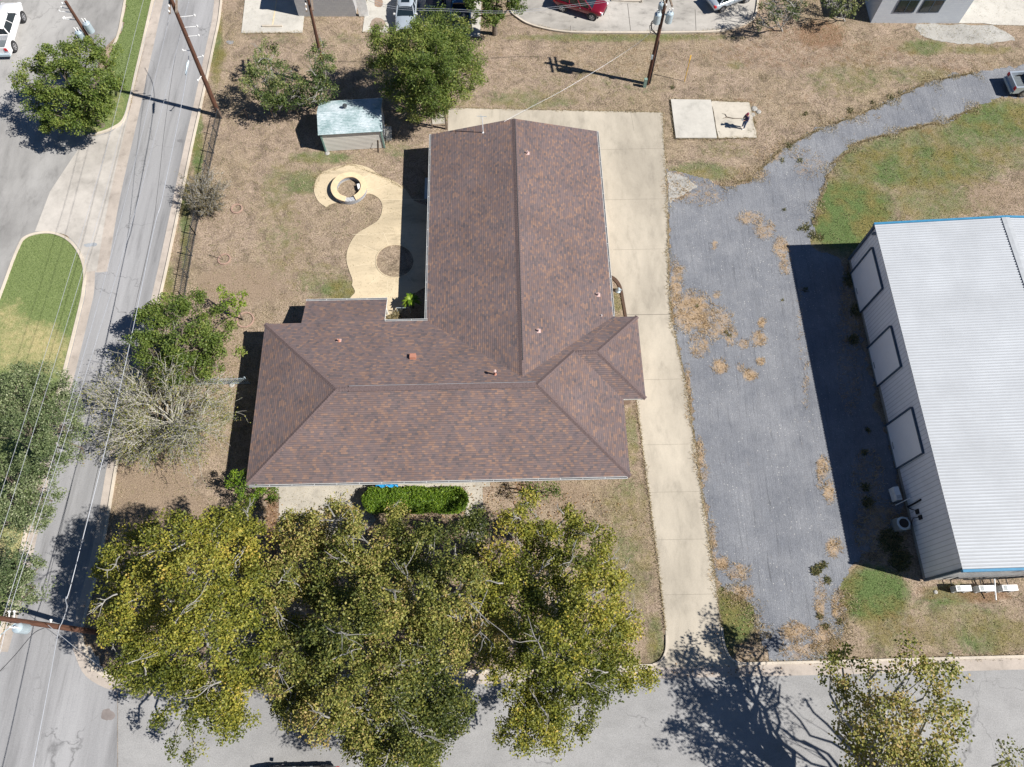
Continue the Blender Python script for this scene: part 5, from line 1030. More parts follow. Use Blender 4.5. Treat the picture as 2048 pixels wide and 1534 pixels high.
make_tree('leafy_shrub', 'small mixed green shrub under the front eave near the driveway', 'shrub', (1085, 985), [(1048, 975, 1.6, 14), (1070, 980, 1.9, 16), (1100, 975, 1.5, 14), (1118, 982, 1.4, 14), (1095, 992, 1.2, 14)], M['lf_bright'], M['bark_dk'], None, leaf=.10, per=50, clumps=18, sig=.16, seed=52, trunk_r=.05, fork=.2, tints=(.3, .36), patchy=.4)
# clipped hedge: leaves set densely over a rounded box around a twig core
def hedge():
    global rng
    rng = np.random.default_rng(61); a, b, c = at(728, 976, 1.0), at(933, 974, 1.0), at(733, 1019, 1.0); y0, y1, x0, x1 = c.y, a.y, a.x, b.x
    root = empty('hedge', ((x0 + x1) / 2, (y0 + y1) / 2, 0)); tag(root, 'long clipped bright green hedge in front of the house', 'hedge'); inv = np.array(root.location); n = 30000
    n = 34000; t = rng.uniform(0, 1, n); X = x0 + (x1 - x0) * t; ang = rng.uniform(-.35, math.pi + .35, n); hw_ = (y1 - y0) / 2; seam = 1 - .13 * np.exp(-((t - .37) / .02) ** 2) - .07 * np.exp(-((t - .66) / .03) ** 2)
    endr = np.clip(np.minimum(t, 1 - t) / .07, 0, 1) ** .5; q = 2.6
    cy = np.sign(np.cos(ang)) * np.abs(np.cos(ang)) ** (2 / q); cz = np.abs(np.sin(ang)) ** (2 / q) * np.sign(np.sin(ang)); w_ = hw_ * endr * seam * (1 + .07 * np.sin(X * 2.7) * np.cos(X * 1.1))
    Y = (y0 + y1) / 2 + cy * w_; Z = .55 + cz * .62 * (0.55 + .45 * endr) * (1 + .05 * np.sin(X * 3.1)); P = np.stack([X, Y, Z], -1) + rng.normal(size=(n, 3)) * .07; P[:, 2] += .07 * clump_noise(P, 3.1, 1.0); P[:, 1] += .07 * clump_noise(P, 2.3, 2.0); P = P[(clump_noise(P, 4.5, 3.0) > -.55) | (rng.uniform(0, 1, n) < .3)]; n = len(P); P[:, 2] = np.maximum(P[:, 2], .05)
    V, F = leafcards(P - inv, .10, .8, .6); tn = np.clip(rng.normal(.5, .26, n), 0, 1); fast_mesh('foliage', V, F, M['lf_bright'], root, np.repeat(tn, 4))
    mb = MB()
    for k in range(70):
        xx = x0 + .3 + (x1 - x0 - .6) * k / 69; mb.tube([(xx - inv[0], 0, 0), (xx - inv[0] + .1, rng.uniform(-.3, .3), .9)], .02, 4)
    mb.build('stems', M['bark_dk'], root)
    mb = MB(); mb.box(((x0 + x1) / 2 - inv[0], 0, .5), (x1 - x0 - .5, (y1 - y0) - .45, .82)); mb.build('twig_core', plain('hedge_twigs', (0.028, 0.034, 0.014), 1.0, var=.5, scale=20), root)
hedge()
# fan-leaved cycad in the shaded courtyard corner
def fan_plant(px, py, n, ln, h, label, mat_, seed, name='cycad', wid=.16):
    rr_ = np.random.default_rng(seed); b = at(px, py, 0); root = empty(name, b); tag(root, label, 'plant'); mb = MB(); mb.tube([(0, 0, -.05), (0, 0, h)], .08, 7); mb.build('stem', M['bark_dk'], root); V, F, T = [], [], []
    for k in range(n):
        a = k * 2.4; e = rr_.uniform(.15, 1.0); l = ln * rr_.uniform(.7, 1.1); d = Vector((math.cos(a) * math.cos(e), math.sin(a) * math.cos(e), math.sin(e))); s = Vector((-math.sin(a), math.cos(a), 0)); p0 = Vector((0, 0, h)); pts = [p0 + d * l * t + Vector((0, 0, -.55 * l * t * t)) for t in (0, .25, .5, .75, 1)]; ws = (.2, 1, .95, .6, .05); o = len(V); tt = rr_.uniform(.2, 1)
        for p, w_ in zip(pts, ws): V += [p - s * w_ * wid / 2, p + s * w_ * wid / 2]; T += [tt, tt]
        F += [(o + 2 * i, o + 2 * i + 1, o + 2 * i + 3, o + 2 * i + 2) for i in range(4)]
    fast_mesh('fronds', np.array([tuple(v) for v in V]), np.array(F), mat_, root, np.array(T))
fan_plant(826, 616, 34, .85, 1.25, 'bright green fan-leaved plant catching sun in the courtyard corner', M['lf_bright'], 3, 'cycad', .2)
fan_plant(793, 632, 40, .62, .12, 'dark spiky agave at the edge of the patio', M['lf_dull'], 4, 'agave', .07)
fan_plant(783, 637, 34, .55, .10, 'low spiky agave touching the roof edge by the patio', M['lf_dull'], 5, 'agave', .06)
# sapling and edging rings
for (px, py, r_, lb) in ((449, 519, .46, 'small brick ring round a dead sapling on the lawn'), (491, 640, .62, 'pink brick ring round the little green tree'), (474, 418, .42, 'pinkish brick ring next to the twiggy shrub')):
    p = at(px, py); t = MB(); ring = [Vector((r_ * math.cos(a), r_ * math.sin(a))) for a in np.linspace(0, 6.2832, 25)]; strip(t, ring, .1, -.02, .09); o = t.build('edging_ring', M['treering']); o.location = p; tag(o, lb, 'edging', 'brick rings on the lawn')
p = at(446, 519); t = empty('dead_sapling', p); tag(t, 'dead leafless sapling inside the small brick ring', 'sapling'); mb = MB(); mb.tube([(0, 0, 0), (-.04, .05, .7), (.02, .1, 1.35)], [.03, .022, .01], 6); mb.build('stem', M['bark_dk'], t)
mb = MB()
for k in range(7): a = k * 2.2; mb.tube([(-.03, .05, .5 + .1 * k), (.25 * math.cos(a), .25 * math.sin(a), .75 + .11 * k)], [.012, .005], 4)
mb.build('twigs', M['bark_dk'], t)
#--FURNITURE--
# ---------------------------------------------------------------- vehicles
def vehicle(name, label, loc, rz, paint, L=4.7, W=1.84, belt=0.92, roof=1.45, hood=0.82, rear=0.98, wb=2.8, wr=0.34, cab=(-1.75, 1.15), top=(-0.95, 0.35), kind='sedan', rack=False, sunroof=False, group=None):
    t = empty(name, loc, rz); tag(t, label, {'sedan': 'car', 'suv': 'suv', 'pickup': 'pickup truck'}[kind], group); P = M[paint]
    h = L / 2; bedx = cab[0]; clear = 0.2 if kind == 'sedan' else 0.3
    st = [(-h, .42, .86), (-h + .12, .24, .95), (-h + .5, .18, 1.0), (-h * .5, .18, 1.0), (0, .18, 1.0), (h * .5, .18, 1.0), (h - .5, .18, .98), (h - .14, .24, .90), (h, .40, .78)]
    def ztop(x):
        if x > cab[1]: return belt + (hood - belt) * min(1, ((x - cab[1]) / (h - cab[1])) ** 1.4) + (0.02 if x < cab[1] + .4 else 0)
        if x < cab[0] and kind != 'pickup': return belt + (rear - belt) * min(1, (cab[0] - x) / (h + cab[0] + 1e-6))
        return belt
    b = MB(); n = 12; vs = []; x_rear = -h
    xs = [s_ for s_ in st] if kind != 'pickup' else [s_ for s_ in st if s_[0] > bedx] ; 
    if kind == 'pickup': xs = [(bedx, .18, 1.0)] + xs
    for (x, zb, wf) in xs:
        zt = ztop(x) - (.16 if abs(x) > h - .02 else (.04 if abs(x) > h - .2 else 0)); w_ = W / 2 * wf; zb += clear
        prof = [(-w_ * .9, zb), (-w_, zb + (zt - zb) * .25), (-w_, zb + (zt - zb) * .62), (-w_ * .95, zt - .07), (-w_ * .80, zt), (-w_ * .3, zt + .02), (w_ * .3, zt + .02), (w_ * .80, zt), (w_ * .95, zt - .07), (w_, zb + (zt - zb) * .62), (w_, zb + (zt - zb) * .25), (w_ * .9, zb)]
        vs += [(x, y, z) for y, z in prof]
    m = len(xs); fs = [(i * n + k, (i + 1) * n + k, (i + 1) * n + (k + 1) % n, i * n + (k + 1) % n) for i in range(m - 1) for k in range(n)] + [tuple(range(n)), tuple(reversed([(m - 1) * n + k for k in range(n)]))]
    b.add(vs, fs); body = b.build('body', P, t, True)
    if kind == 'pickup':
        bd = MB(); xa, xb = -h + .06, bedx - .02; zf = .72
        for sy in (-1, 1): bd.box(((xa + xb) / 2, sy * (W / 2 - .09), (belt + .48) / 2 + .0), (xb - xa, .16, belt - .46))
        bd.box((xa + .04, 0, (belt + .5) / 2), (.09, W - .06, belt - .5)); bd.box((xb - .03, 0, (belt + .5) / 2), (.07, W - .3, belt - .5)); bed = bd.build('cargo_bed', P, t)
        bf = MB().box(((xa + xb) / 2, 0, zf - .03), (xb - xa - .12, W - .34, .05))
        for k in range(9): bf.box(((xa + xb) / 2, -W / 2 + .3 + k * (W - .6) / 8, zf + .005), (xb - xa - .2, .06, .03))
        bf.build('bed_liner', M['bedliner'], bed)
        MB().box((-h - .02, 0, .52), (.16, W - .1, .2)).build('rear_bumper', M['galv'], t)
    # cabin glass, roof, pillars
    wb_, wt = W / 2 * .90, W / 2 * .72; z0, z1 = belt - .01, roof - .05
    g_ = MB(); V = []
    for x0, x1, yb, yt in ((cab[0], top[0], wb_, wt), (cab[1], top[1], wb_, wt)): V += [(x0, -yb, z0), (x0, yb, z0), (x1, yt, z1), (x1, -yt, z1)]
    g_.add(V, [(0, 3, 2, 1), (4, 5, 6, 7), (0, 4, 7, 3), (1, 2, 6, 5), (3, 7, 6, 2)]); g_.build('windows', M['glass'], t)
    r_ = MB(); rr_ = []
    for x, f, dz in ((top[0] - .12, .86, -.05), (top[0] + .05, .98, .0), ((top[0] + top[1]) / 2, 1.02, .035), (top[1] - .12, .98, .0), (top[1] + .08, .84, -.06)):
        for y, z in ((-1.04, -.05), (-.9, .0), (-.4, .025), (.4, .025), (.9, .0), (1.04, -.05)): rr_.append((x, y * wt * f, roof + dz + z - .01))
    r_.add(rr_, [(i * 6 + k, (i + 1) * 6 + k, (i + 1) * 6 + k + 1, i * 6 + k + 1) for i in range(4) for k in range(5)]); r_.build('roof', P, t, True)
    pl = MB(); mids = [0.5] if kind != 'suv' else [0.36, 0.68]
    for sy in (-1, 1):
        for (xb_, xt) in ((cab[0], top[0]), (cab[1], top[1])): pl.bar((xb_, sy * (wb_ + .005), z0), (xt, sy * (wt + .005), z1 + .02), .09, .06)
        for f in mids: pl.bar((cab[0] + (cab[1] - cab[0]) * f, sy * (wb_ + .004), z0), (top[0] + (top[1] - top[0]) * f, sy * (wt + .004), z1), .08, .05)
    if kind != 'sedan':
        pass
    pieces(pl, 'pillar', P, t)
    if sunroof: MB().box(((top[0] + top[1]) / 2 + .15, 0, roof + .036), (.42, .74, .03)).build('sunroof', M['glass'], t)
    if rack:
        rk = MB()
        for sy in (-1, 1): rk.tube([(top[0] + .1, sy * wt * .92, roof + .02), (top[0] + .2, sy * wt * .92, roof + .08), (top[1] - .3, sy * wt * .92, roof + .08), (top[1] - .2, sy * wt * .92, roof + .02)], .018, 5)
        pieces(rk, 'roof_rail', M['galv'], t)
    for sx in (-1, 1):
        for sy in (-1, 1):
            x, y = sx * wb / 2, sy * (W / 2 - .10)
            ar = MB().lathe((0, 0, 0), [(wr + .07, -.09), (wr + .07, .115)], 24).build('wheel_arch', M['black'], t); ar.rotation_euler = (R(90), 0, 0); ar.location = (x, y - sy * .005, wr + .03)
            wh = empty('wheel', (x, y, wr)); wh.parent = t; wh.rotation_euler = (R(90 * -sy), 0, 0)
            MB().lathe((0, 0, 0), [(wr * .7, -.1), (wr * .96, -.1), (wr, -.06), (wr, .09), (wr * .95, .125), (wr * .68, .13)], 24).build('tyre', M['rubber'], wh)
            rm = MB().lathe((0, 0, 0), [(wr * .66, .0), (wr * .68, .135), (wr * .60, .14), (wr * .58, .06)], 20)
            for k in range(5): a = k * 2 * math.pi / 5; rm.bar((0, 0, .13), (wr * .62 * math.cos(a), wr * .62 * math.sin(a), .13), .07, .03)
            rm.lathe((0, 0, .1), [(.06, 0), (.05, .05)], 10); rm.build('rim', M['rim'], wh)
    for sy in (-1, 1):
        MB().box((h - .13, sy * W * .36, hood - .16 + .0), (.26, .34, .15), 0, 0, .8).build('headlight', M['lamp'], t)
        MB().box((-h + .09, sy * (W / 2 - .14), (belt if kind == 'pickup' else rear) - .17), (.2, .26, .26 if kind != 'sedan' else .16), 0, 0, .9).build('taillight', M['tail'], t)
        mr = MB().box((cab[1] - .25, sy * (W / 2 + .07), belt + .1), (.12, .2, .14), 0, 0, .8); mr.build('mirror', P if paint != 'silver' else M['white'], t)
        dh = MB(); dh.box((.25, sy * (W / 2 + .004), belt - .16), (.16, .03, .035)); dh.box((-.75, sy * (W / 2 + .004), belt - .16), (.16, .03, .035)); pieces(dh, 'door_handle', M['grey'], t)
    gl = MB().box((h - .02, 0, .62), (.08, W * .5, .2)); gl.build('grille', M['black'], t)
    return t
def put(px, py, z=0): p = at(px, py, z); return (p.x, p.y, 0)
# placed by the near wheels or the nose where the photo shows them
a, b = at(1124, 16, .36), at(1185, 34, .36); d = (b - a).to_2d(); yaw = math.atan2(d.y, d.x); c = (a + b) / 2; nrm = Vector((-d.y, d.x)).normalized()
vehicle('suv_car', 'dark red suv waiting in the curved drive lane', (c.x + nrm.x * .86, c.y + nrm.y * .86, 0), yaw, 'red', 4.75, 1.9, 1.12, 1.72, .98, 1.15, 2.9, .38, (-2.05, 1.35), (-1.75, .55), 'suv', True)
c = at(811, 66, .3); vehicle('parked_sedan', 'silver sedan with sunroof parked nose to the dry grass', (c.x, c.y + 2.35, 0), R(-90), 'silver', 4.7, 1.84, .95, 1.46, .78, 1.0, 2.8, .34, (-1.7, 1.1), (-1.1, .25), 'sedan', False, True)
c = at(868, 62, .3); vehicle('parked_suv', 'dark suv parked in shade beside the silver sedan', (c.x, c.y + 2.3, 0), R(-90), 'carblack', 4.6, 1.84, 1.05, 1.65, .95, 1.1, 2.8, .36, (-2.0, 1.2), (-1.7, .45), 'suv')
c = at(921, 60, .6); vehicle('pickup_truck', 'blue pickup backed under the glossy tree with its empty bed', (c.x, c.y + 2.8, 0), R(90), 'carblue', 5.6, 1.9, 1.12, 1.75, 1.08, 1.1, 3.4, .38, (-.75, 1.45), (-.6, .65), 'pickup')
a = at(1444, 18, .33); yaw = R(27); vehicle('hatchback', 'silver car turning out of the drive lane by the scrubby tree', (a.x + 1.35 * math.cos(yaw) - .82 * math.sin(yaw), a.y + 1.35 * math.sin(yaw) + .82 * math.cos(yaw), 0), yaw, 'silver', 4.6, 1.82, .98, 1.46, .8, 1.02, 2.7, .33, (-1.8, 1.1), (-1.25, .3), 'sedan')
a = at(2043, 185, .38); vehicle('pickup_truck', 'pale silver pickup with empty bed at the right edge', (a.x + 1.75, a.y + .9, 0), R(4), 'silver', 5.6, 1.9, 1.12, 1.78, 1.08, 1.1, 3.4, .39, (-.75, 1.45), (-.6, .65), 'pickup')
a, b = at(26, 93, .42), at(44, 34, .42); d = (b - a).to_2d(); yaw = math.atan2(d.y, d.x); c = (a + b) / 2; nrm = Vector((-d.y, d.x)).normalized()
vehicle('pickup_truck', 'white crew cab pickup with dark bed at the upper left', (c.x + nrm.x * .86, c.y + nrm.y * .86, 0), yaw, 'carwhite', 5.85, 2.0, 1.22, 1.88, 1.16, 1.2, 3.0 if d.length < 3.2 else min(3.75, d.length), .42, (-1.25, 1.45), (-1.1, .7), 'pickup')
c = at(594, 1560, .9); vehicle('black_sedan', 'black car mostly below the frame at the bottom edge', (c.x, c.y - .25, 0), R(181), 'carblack', 4.8, 1.85, .98, 1.45, .85, 1.0, 2.8, .34, (-1.8, 1.1), (-1.2, .3), 'sedan')

# ---------------------------------------------------------------- poles and lines
def transformer(t, p, s=1.0, m='galv'):
    b = MB().lathe(p, [(.26 * s, -.46), (.285 * s, -.44), (.285 * s, .34), (.25 * s, .40), (.10 * s, .46)], 18); o = b.build('transformer', M[m], t)
    bs = MB(); bs.tube([(p[0] + .1, p[1], p[2] + .38), (p[0] + .12, p[1], p[2] + .78)], .045, 7); bs.tube([(p[0] - .1, p[1], p[2] + .38), (p[0] - .12, p[1], p[2] + .78)], .045, 7); pieces(bs, 'bushing', M['white'], o)
    return o
def pole(base, topx, zt, label, r0=.17, cross=(), cans=(), pins=()):
    b = at(*base, 0); e = b + Vector((topx[0], topx[1], zt)); t = empty('utility_pole', b); tag(t, label, 'utility pole', 'wooden utility poles'); d = e - b
    MB().tube([(0, 0, -.1), d * .5, d], [r0, r0 * .86, r0 * .70], 12).build('pole', M['pole'], t)
    def on(z): return d * (z / zt)
    for (z, az, ln, dbl) in cross:
        u = Vector((math.cos(R(az)), math.sin(R(az)), 0)); v = Vector((-u.y, u.x, 0)); cx = MB()
        for s in ((-1, 1) if dbl else (1,)): p = on(z) + v * s * .24; cx.bar(p - u * ln / 2, p + u * ln / 2, .12, .13)
        ca_ = cx.build('crossarm', M['wood'], t); ins = MB()
        for k in (-.46, -.16, .16, .46): ins.lathe(tuple(on(z) + u * ln * k + v * .24), [(.05, .05), (.06, .12), (.03, .22)], 8)
        pieces(ins, 'insulator', M['white'], ca_)
    for (z, az, off) in cans: p = on(z) + Vector((math.cos(R(az)) * off, math.sin(R(az)) * off, 0)); transformer(t, tuple(p)); MB().bar(on(z + .1), p + Vector((0, 0, .1)), .09).build('bracket', M['galv'], t)
    for (z, az, ln) in pins: p = on(z); q = p + Vector((math.cos(R(az)) * ln, math.sin(R(az)) * ln, .05)); MB().tube([p, q], .03, 5).lathe(tuple(q), [(.05, -.05), (.06, .05), (.03, .12)], 8).build('insulator_arm', M['white'], t)
    return t, d, b
pole((243, 180), (0.1, 0), 8.9, 'utility pole with two grey transformers rising from the leafy tree', .16, (), ((5.8, 190, .48), (6.5, 10, .48)), ((8.2, 170, .7), (7.9, 175, 1.0), (7.5, 190, .8), (7.2, 175, 1.1), (8.5, 160, .5)))
pole((439, 232), (0.75, 0.1), 12.2, 'tall leaning red-brown pole at the corner of the iron fence', .20, ((11.0, 100, 1.8, True),), (), ((9.9, 5, 1.2), (9.0, 3, 1.1), (8.2, 2, .95), (6.9, 184, .7), (6.2, 10, .6), (4.5, 250, .7)))

pole((655, 172), (0.55, 0.0), 9.0, 'bare brown pole behind the brush trees, crossarms out of view', .15, ((8.4, 100, 1.75, True),), (), ())
t, d, b_ = pole((1295, 168), (0.0, 0.0), 9.4, 'utility pole with three transformer cans in the dry field', .18, ((8.6, 98, 1.8, True),), ((7.3, 100, .55), (7.1, 215, .55), (7.1, 335, .55)), ())
cb = MB()
for k, (a, r_) in enumerate(((190, .5), (205, .7), (178, .42))):
    u = Vector((math.cos(R(a)), math.sin(R(a)), 0)); p0 = d * .74 + u * .3; cb.tube([p0, p0 + u * r_ * 1.1 - Vector((0, 0, .5)), p0 + u * r_ * .8 - Vector((0, 0, 1.2)), d * .56 + u * .15], .03, 5)
cb.tube([d * .5 + Vector((.15, -.1, 0)), Vector((.17, -.15, .2))], .045, 6); pieces(cb, 'riser_cable', M['dkwire'], t)
MB().box((-.30, -.32, .45), (.26, .24, .9)).build('meter_box', M['greenbox'], t)
MB().box((-.16, -.16, 3.1), (.14, .12, .4)).build('switch_box', M['galv'], t)
t, d, b4 = pole((197, 1265), (-0.3, 0.0), 9.8, 'leaning pole with streetlight and transformer over the street corner', .18, (), ((7.4, 265, .34),), ((8.2, 95, .45), (8.6, 95, .4), (5.0, 90, .3)))
sl_ = MB(); p0 = d * .80; sl_.tube([p0, p0 + Vector((-.35, -.5, .25)), p0 + Vector((-.75, -.95, .3))], .03, 6); ar = sl_.build('lamp_arm', M['galv'], t)
hd = MB(); q = p0 + Vector((-.95, -1.1, .3)); hd.tube([p0 + Vector((-.55, -.75, .3)), p0 + Vector((-.8, -1.0, .33)), q, q + Vector((-.28, -.28, -.03))], [.06, .14, .17, .06], 10); hd.build('lamp_head', M['white'], ar)
MB().tube([(-.2, -.02, .2), d * .3 + Vector((-.2, -.05, 0))], .05, 6).build('ground_wire_guard', M['galv'], t)
def wire(pts, r=.016, label='', m='wire', n=8, group='overhead lines along the west road', name='power_line'):
    P3 = [at(*p) for p in pts]; out = []
    for i in range(len(P3) - 1):
        p0, p1, p2, p3 = P3[max(i - 1, 0)], P3[i], P3[i + 1], P3[min(i + 2, len(P3) - 1)]
        for k in range(n): t_ = k / n; out.append(.5 * ((2 * p1) + (p2 - p0) * t_ + (2 * p0 - 5 * p1 + 4 * p2 - p3) * t_ * t_ + (3 * p1 - p0 - 3 * p2 + p3) * t_ ** 3))
    out.append(P3[-1]); o = MB().tube(out, r, 5).build(name, M[m]); return tag(o, label, 'wire', group)
wire([(312, -60, 9.3), (287, 0, 9.1), (222, 262, 8.6), (186, 389, 8.5), (155, 496, 8.4), (72, 767, 8.5), (0, 993, 8.8), (-60, 1180, 9.0)], .011, 'bright overhead wire passing farthest west over the turf')
wire([(333, -60, 9.3), (311, 0, 9.1), (247, 240, 8.6), (211, 384, 8.5), (170, 526, 8.4), (97, 767, 8.5), (0, 1075, 8.8), (-50, 1230, 9.0)], .011, 'second overhead wire from the west, over the turf edge')
wire([(362, -60, 9.3), (347, 0, 9.1), (255, 384, 8.4), (151, 767, 8.4), (32, 1152, 8.8), (5, 1240, 9.0), (-20, 1330, 9.0)], .012, 'overhead wire crossing the road, the one tied at the pole top')
wire([(395, -60, 9.2), (378, 0, 9.0), (281, 384, 8.2), (166, 767, 8.2), (41, 1152, 8.5), (16, 1240, 8.6), (-8, 1340, 8.6)], .012, 'overhead wire crossing the road just east of the pole-top wire')
wire([(362, 38, 6.6), (377, 122, 6.0), (327, 384, 5.2), (307, 461, 5.0), (242, 767, 4.7), (147, 1150, 4.7), (132, 1195, 4.8), (134, 1215, 4.8), (124, 1245, 4.7), (117, 1263, 4.7), (100, 1355, 4.8), (66, 1534, 5.0), (45, 1640, 5.2)], .022, 'thick silver cable bundle running down the west road')
wire([(362, 60, 6.2), (349, 122, 5.6), (330, 250, 5.2), (315, 384, 4.9), (300, 480, 4.7), (241, 740, 4.3), (150, 1140, 4.3), (130, 1225, 4.3)], .012, 'thin dark cable sagging beside the thick silver bundle', 'dkwire')
wire([(375, 125, 6.0), (372, 150, 5.7), (377, 122, 6.0)], .07, 'silver splice case hanging on the cable by the leaning pole', 'galv', name='splice_case')
wire([(592, -72, 8.6), (690, -30, 7.8), (777, 11, 7.2), (900, 18, 7.0), (1005, 22, 6.9), (1094, 15, 6.9), (1214, 0, 7.4), (1333, -22, 8.7)], .012, 'upper overhead wire spanning the shop parking and the drive lane')
wire([(594, -64, 8.5), (690, -25, 7.6), (775, 15, 7.0), (900, 22, 6.8), (1005, 26, 6.7), (1094, 19, 6.7), (1214, 4, 7.2), (1333, -14, 8.6)], .012, 'lower overhead wire spanning the shop parking and the drive lane')
wire([(1326, 22, 6.6), (1297, 68, 5.6), (1238, 112, 4.6), (1130, 178, 4.2), (1060, 215, 4.1), (1008, 243, 4.15)], .009, 'twisted pale service drop running from pole to house roof')
wire([(96, 1250, 6.4), (167, 1308, 3.0), (233, 1355, 0.0)], .014, 'taut guy wire from the corner pole down to the kerb', 'wire', name='guy_wire')
wire([(88, 1256, 6.6), (66, 1268, 6.5), (30, 1310, 6.6), (0, 1342, 6.9), (-40, 1385, 7.2)], .02, 'black cable leaving the corner pole to the lower left', 'dkwire')
for (px, py, s, a, lb) in ((181, 1311, (1.15, .5), -50, 'broken pavement slab nearest the corner pole'), (191, 1327, (.7, .55), -70, 'smallest broken pavement slab between the other two'), (202, 1340, (1.15, .45), -25, 'broken pavement slab lying farthest from the pole')):
    p = at(px, py); o = MB().slab(ragged([Vector((-s[0] / 2, -s[1] / 2)), Vector((s[0] / 2, -s[1] / 2)), Vector((s[0] / 2, s[1] / 2)), Vector((-s[0] / 2, s[1] / 2))], .03, .15, px), 0, .1).build('broken_slab', M['kerb']); o.location = (p.x, p.y, 0); o.rotation_euler = (R(3), R(-2), R(a)); tag(o, lb, 'slab', 'broken slabs on the corner')
p = at(1369, 163); t = empty('marker_post', p); tag(t, 'thin yellow utility marker post in the dry field', 'marker'); MB().tube([(0, 0, 0), (-.03, .12, 2.3)], .028, 6).build('post', M['yellow'], t); MB().bar((-.03, .11, 2.3), (-.04, .13, 2.75), .09, .03).build('marker_tip', M['yellow'], t)
# ---------------------------------------------------------------- fences
def picket(name, line, h, label, pm='iron', gap=.16, every=2.0, group=None):
    P = [at(*p) for p in line]; root = empty(name, P[0]); tag(root, label, 'fence', group); o = P[0]; pk, rl, posts = MB(), MB(), []
    for a, b in zip(P[:-1], P[1:]):
        l = (b - a).length; d = (b - a) / l
        for k in range(int(l / gap)): q = a + d * (k + .5) * gap - o; pk.bar((q.x, q.y, .08), (q.x, q.y, h), .026)
        for z in (.18, h - .12): rl.bar((a.x - o.x, a.y - o.y, z), (b.x - o.x, b.y - o.y, z), .03, .035)
        n = max(1, round(l / every)); posts += [a + d * l * k / n - o for k in range(n + 1)]
    pk.build('pickets', M[pm], root); rl.build('rails', M[pm], root)
    for q in posts: MB().box((q.x, q.y, h / 2 + .05), (.06, .06, h + .1)).box((q.x, q.y, h + .12), (.08, .08, .04)).build('post', M[pm], root)
    return root
picket('iron_fence', [(443, 238), (412, 378), (392, 470), (370, 600), (352, 700)], 1.15, 'long dark iron picket fence beside the west road')
picket('picket_fence', [(396, 770), (500, 768)], 1.1, 'short picket fence joining the bare tree side to the house', 'galv', .13, 2.0)
p, q = at(445, 237), at(500, 237); t = empty('wire_fence', p); tag(t, 'low wire fence running from the leaning pole into the brush', 'fence'); mb = MB()
for z in (.5, 1.0): mb.tube([(0, 0, z), (q.x - p.x, q.y - p.y, z - .05), (q.x - p.x + 4.6, q.y - p.y - .2, z)], .012, 4)
pieces(mb, 'fence_wire', M['dkwire'], t)
for k in range(4): MB().box((k * 2.2, 0, .55), (.07, .07, 1.1)).build('post', M['wood'], t)
gt = empty('yard_gate', at(893, 262)); tag(gt, 'weathered gate and tall post between the big tree and the house', 'gate')
MB().box((0, .2, 1.2), (.14, .14, 2.4)).build('post', M['wood'], gt); MB().box((-1.2, .3, .7), (.1, .1, 1.4)).build('post', M['wood'], gt); MB().bar((-1.2, .3, 1.3), (0, .22, 1.35), .05).bar((-1.2, .3, .4), (0, .22, .4), .05).build('gate_rails', M['wood'], gt)
MB().slab([(-1.4, .7), (-.1, .8), (-.1, 1.9), (-1.1, 2.0)], -.05, .04).build('gate_slab', M['walk'], gt)
# ---------------------------------------------------------------- fire ring, person, small yard things
p = at(700, 381); RX = 1.36
fr = empty('fire_pit_ring', p); tag(fr, 'round block seat ring with tan cap stones and a gap', 'fire pit')
def arc(mb, ri, ro, z0, z1, a0, a1, n=44):
    vs, fs = [], []
    for i in range(n + 1):
        a = R(a0 + (a1 - a0) * i / n)
        for r_, z in ((ri, z0), (ro, z0), (ro, z1), (ri, z1)): vs.append((r_ * math.cos(a), r_ * math.sin(a), z))
    for i in range(n):
        for k in range(4): fs.append((i * 4 + k, i * 4 + (k + 1) % 4, (i + 1) * 4 + (k + 1) % 4, (i + 1) * 4 + k))
    fs += [(3, 2, 1, 0), tuple(n * 4 + k for k in range(4))]; return mb.add(vs, fs)
arc(MB(), 1.02, 1.40, -.05, .42, 0, 359.9).build('block_wall', M['ringblock'], fr)
cp_ = MB(); arc(cp_, .97, 1.45, .42, .52, -62, 262); cp_.build('cap_stones', M['cap'], fr)
MB().box((.78, .12, .25), (.22, .5, .34), R(15)).build('inner_block', M['white'], fr)
pb_ = MB(); pb_.lathe((0, 0, -.03), [(1.0, 0), (1.0, .09)], 32); pb_.build('ring_floor', M['ground'], fr)
p = at(1236, 582); t = empty('small_statue', p); tag(t, 'small pale grey garden ornament in the planting strip', 'ornament'); MB().lathe((0, 0, 0), [(.2, 0), (.22, .06), (.12, .14), (.16, .26), (.1, .38), (.04, .46)], 12).build('ornament_body', M['galv'], t); MB().box((.18, -.02, .12), (.16, .1, .22), R(30)).build('ornament_base', M['grey'], t)
p = at(778, 972); mb = MB(); n = 9; vs = []
for i in range(n):
    for j in range(6): vs.append((-.75 + 1.5 * i / (n - 1), -.22 + .44 * j / 5 + .05 * math.sin(i * 2.1), 1.15 + .16 * math.sin(i * 1.9 + j) * math.cos(j * 1.4) - .5 * abs(j / 5 - .5) ** 2))
mb.add(vs, [(i * 6 + j, (i + 1) * 6 + j, (i + 1) * 6 + j + 1, i * 6 + j + 1) for i in range(n - 1) for j in range(5)]); o = mb.build('blue_tarp', M['tarp']); o.location = at(779, 975, .15); o.location.z = .12; tag(o, 'crumpled bright blue tarp lying on the back of the hedge', 'tarp')
c = at(862, 385); t = empty('cellar_door', (c.x - .15, c.y, 0), HA); tag(t, 'blue-grey bench box along the shaded courtyard wall', 'bench'); MB().box((0, 0, .28), (.55, 2.0, .5)).build('bench_box', M['grey'], t); MB().box((0, 0, .55), (.6, 2.06, .04)).build('bench_top', M['galv'], t)
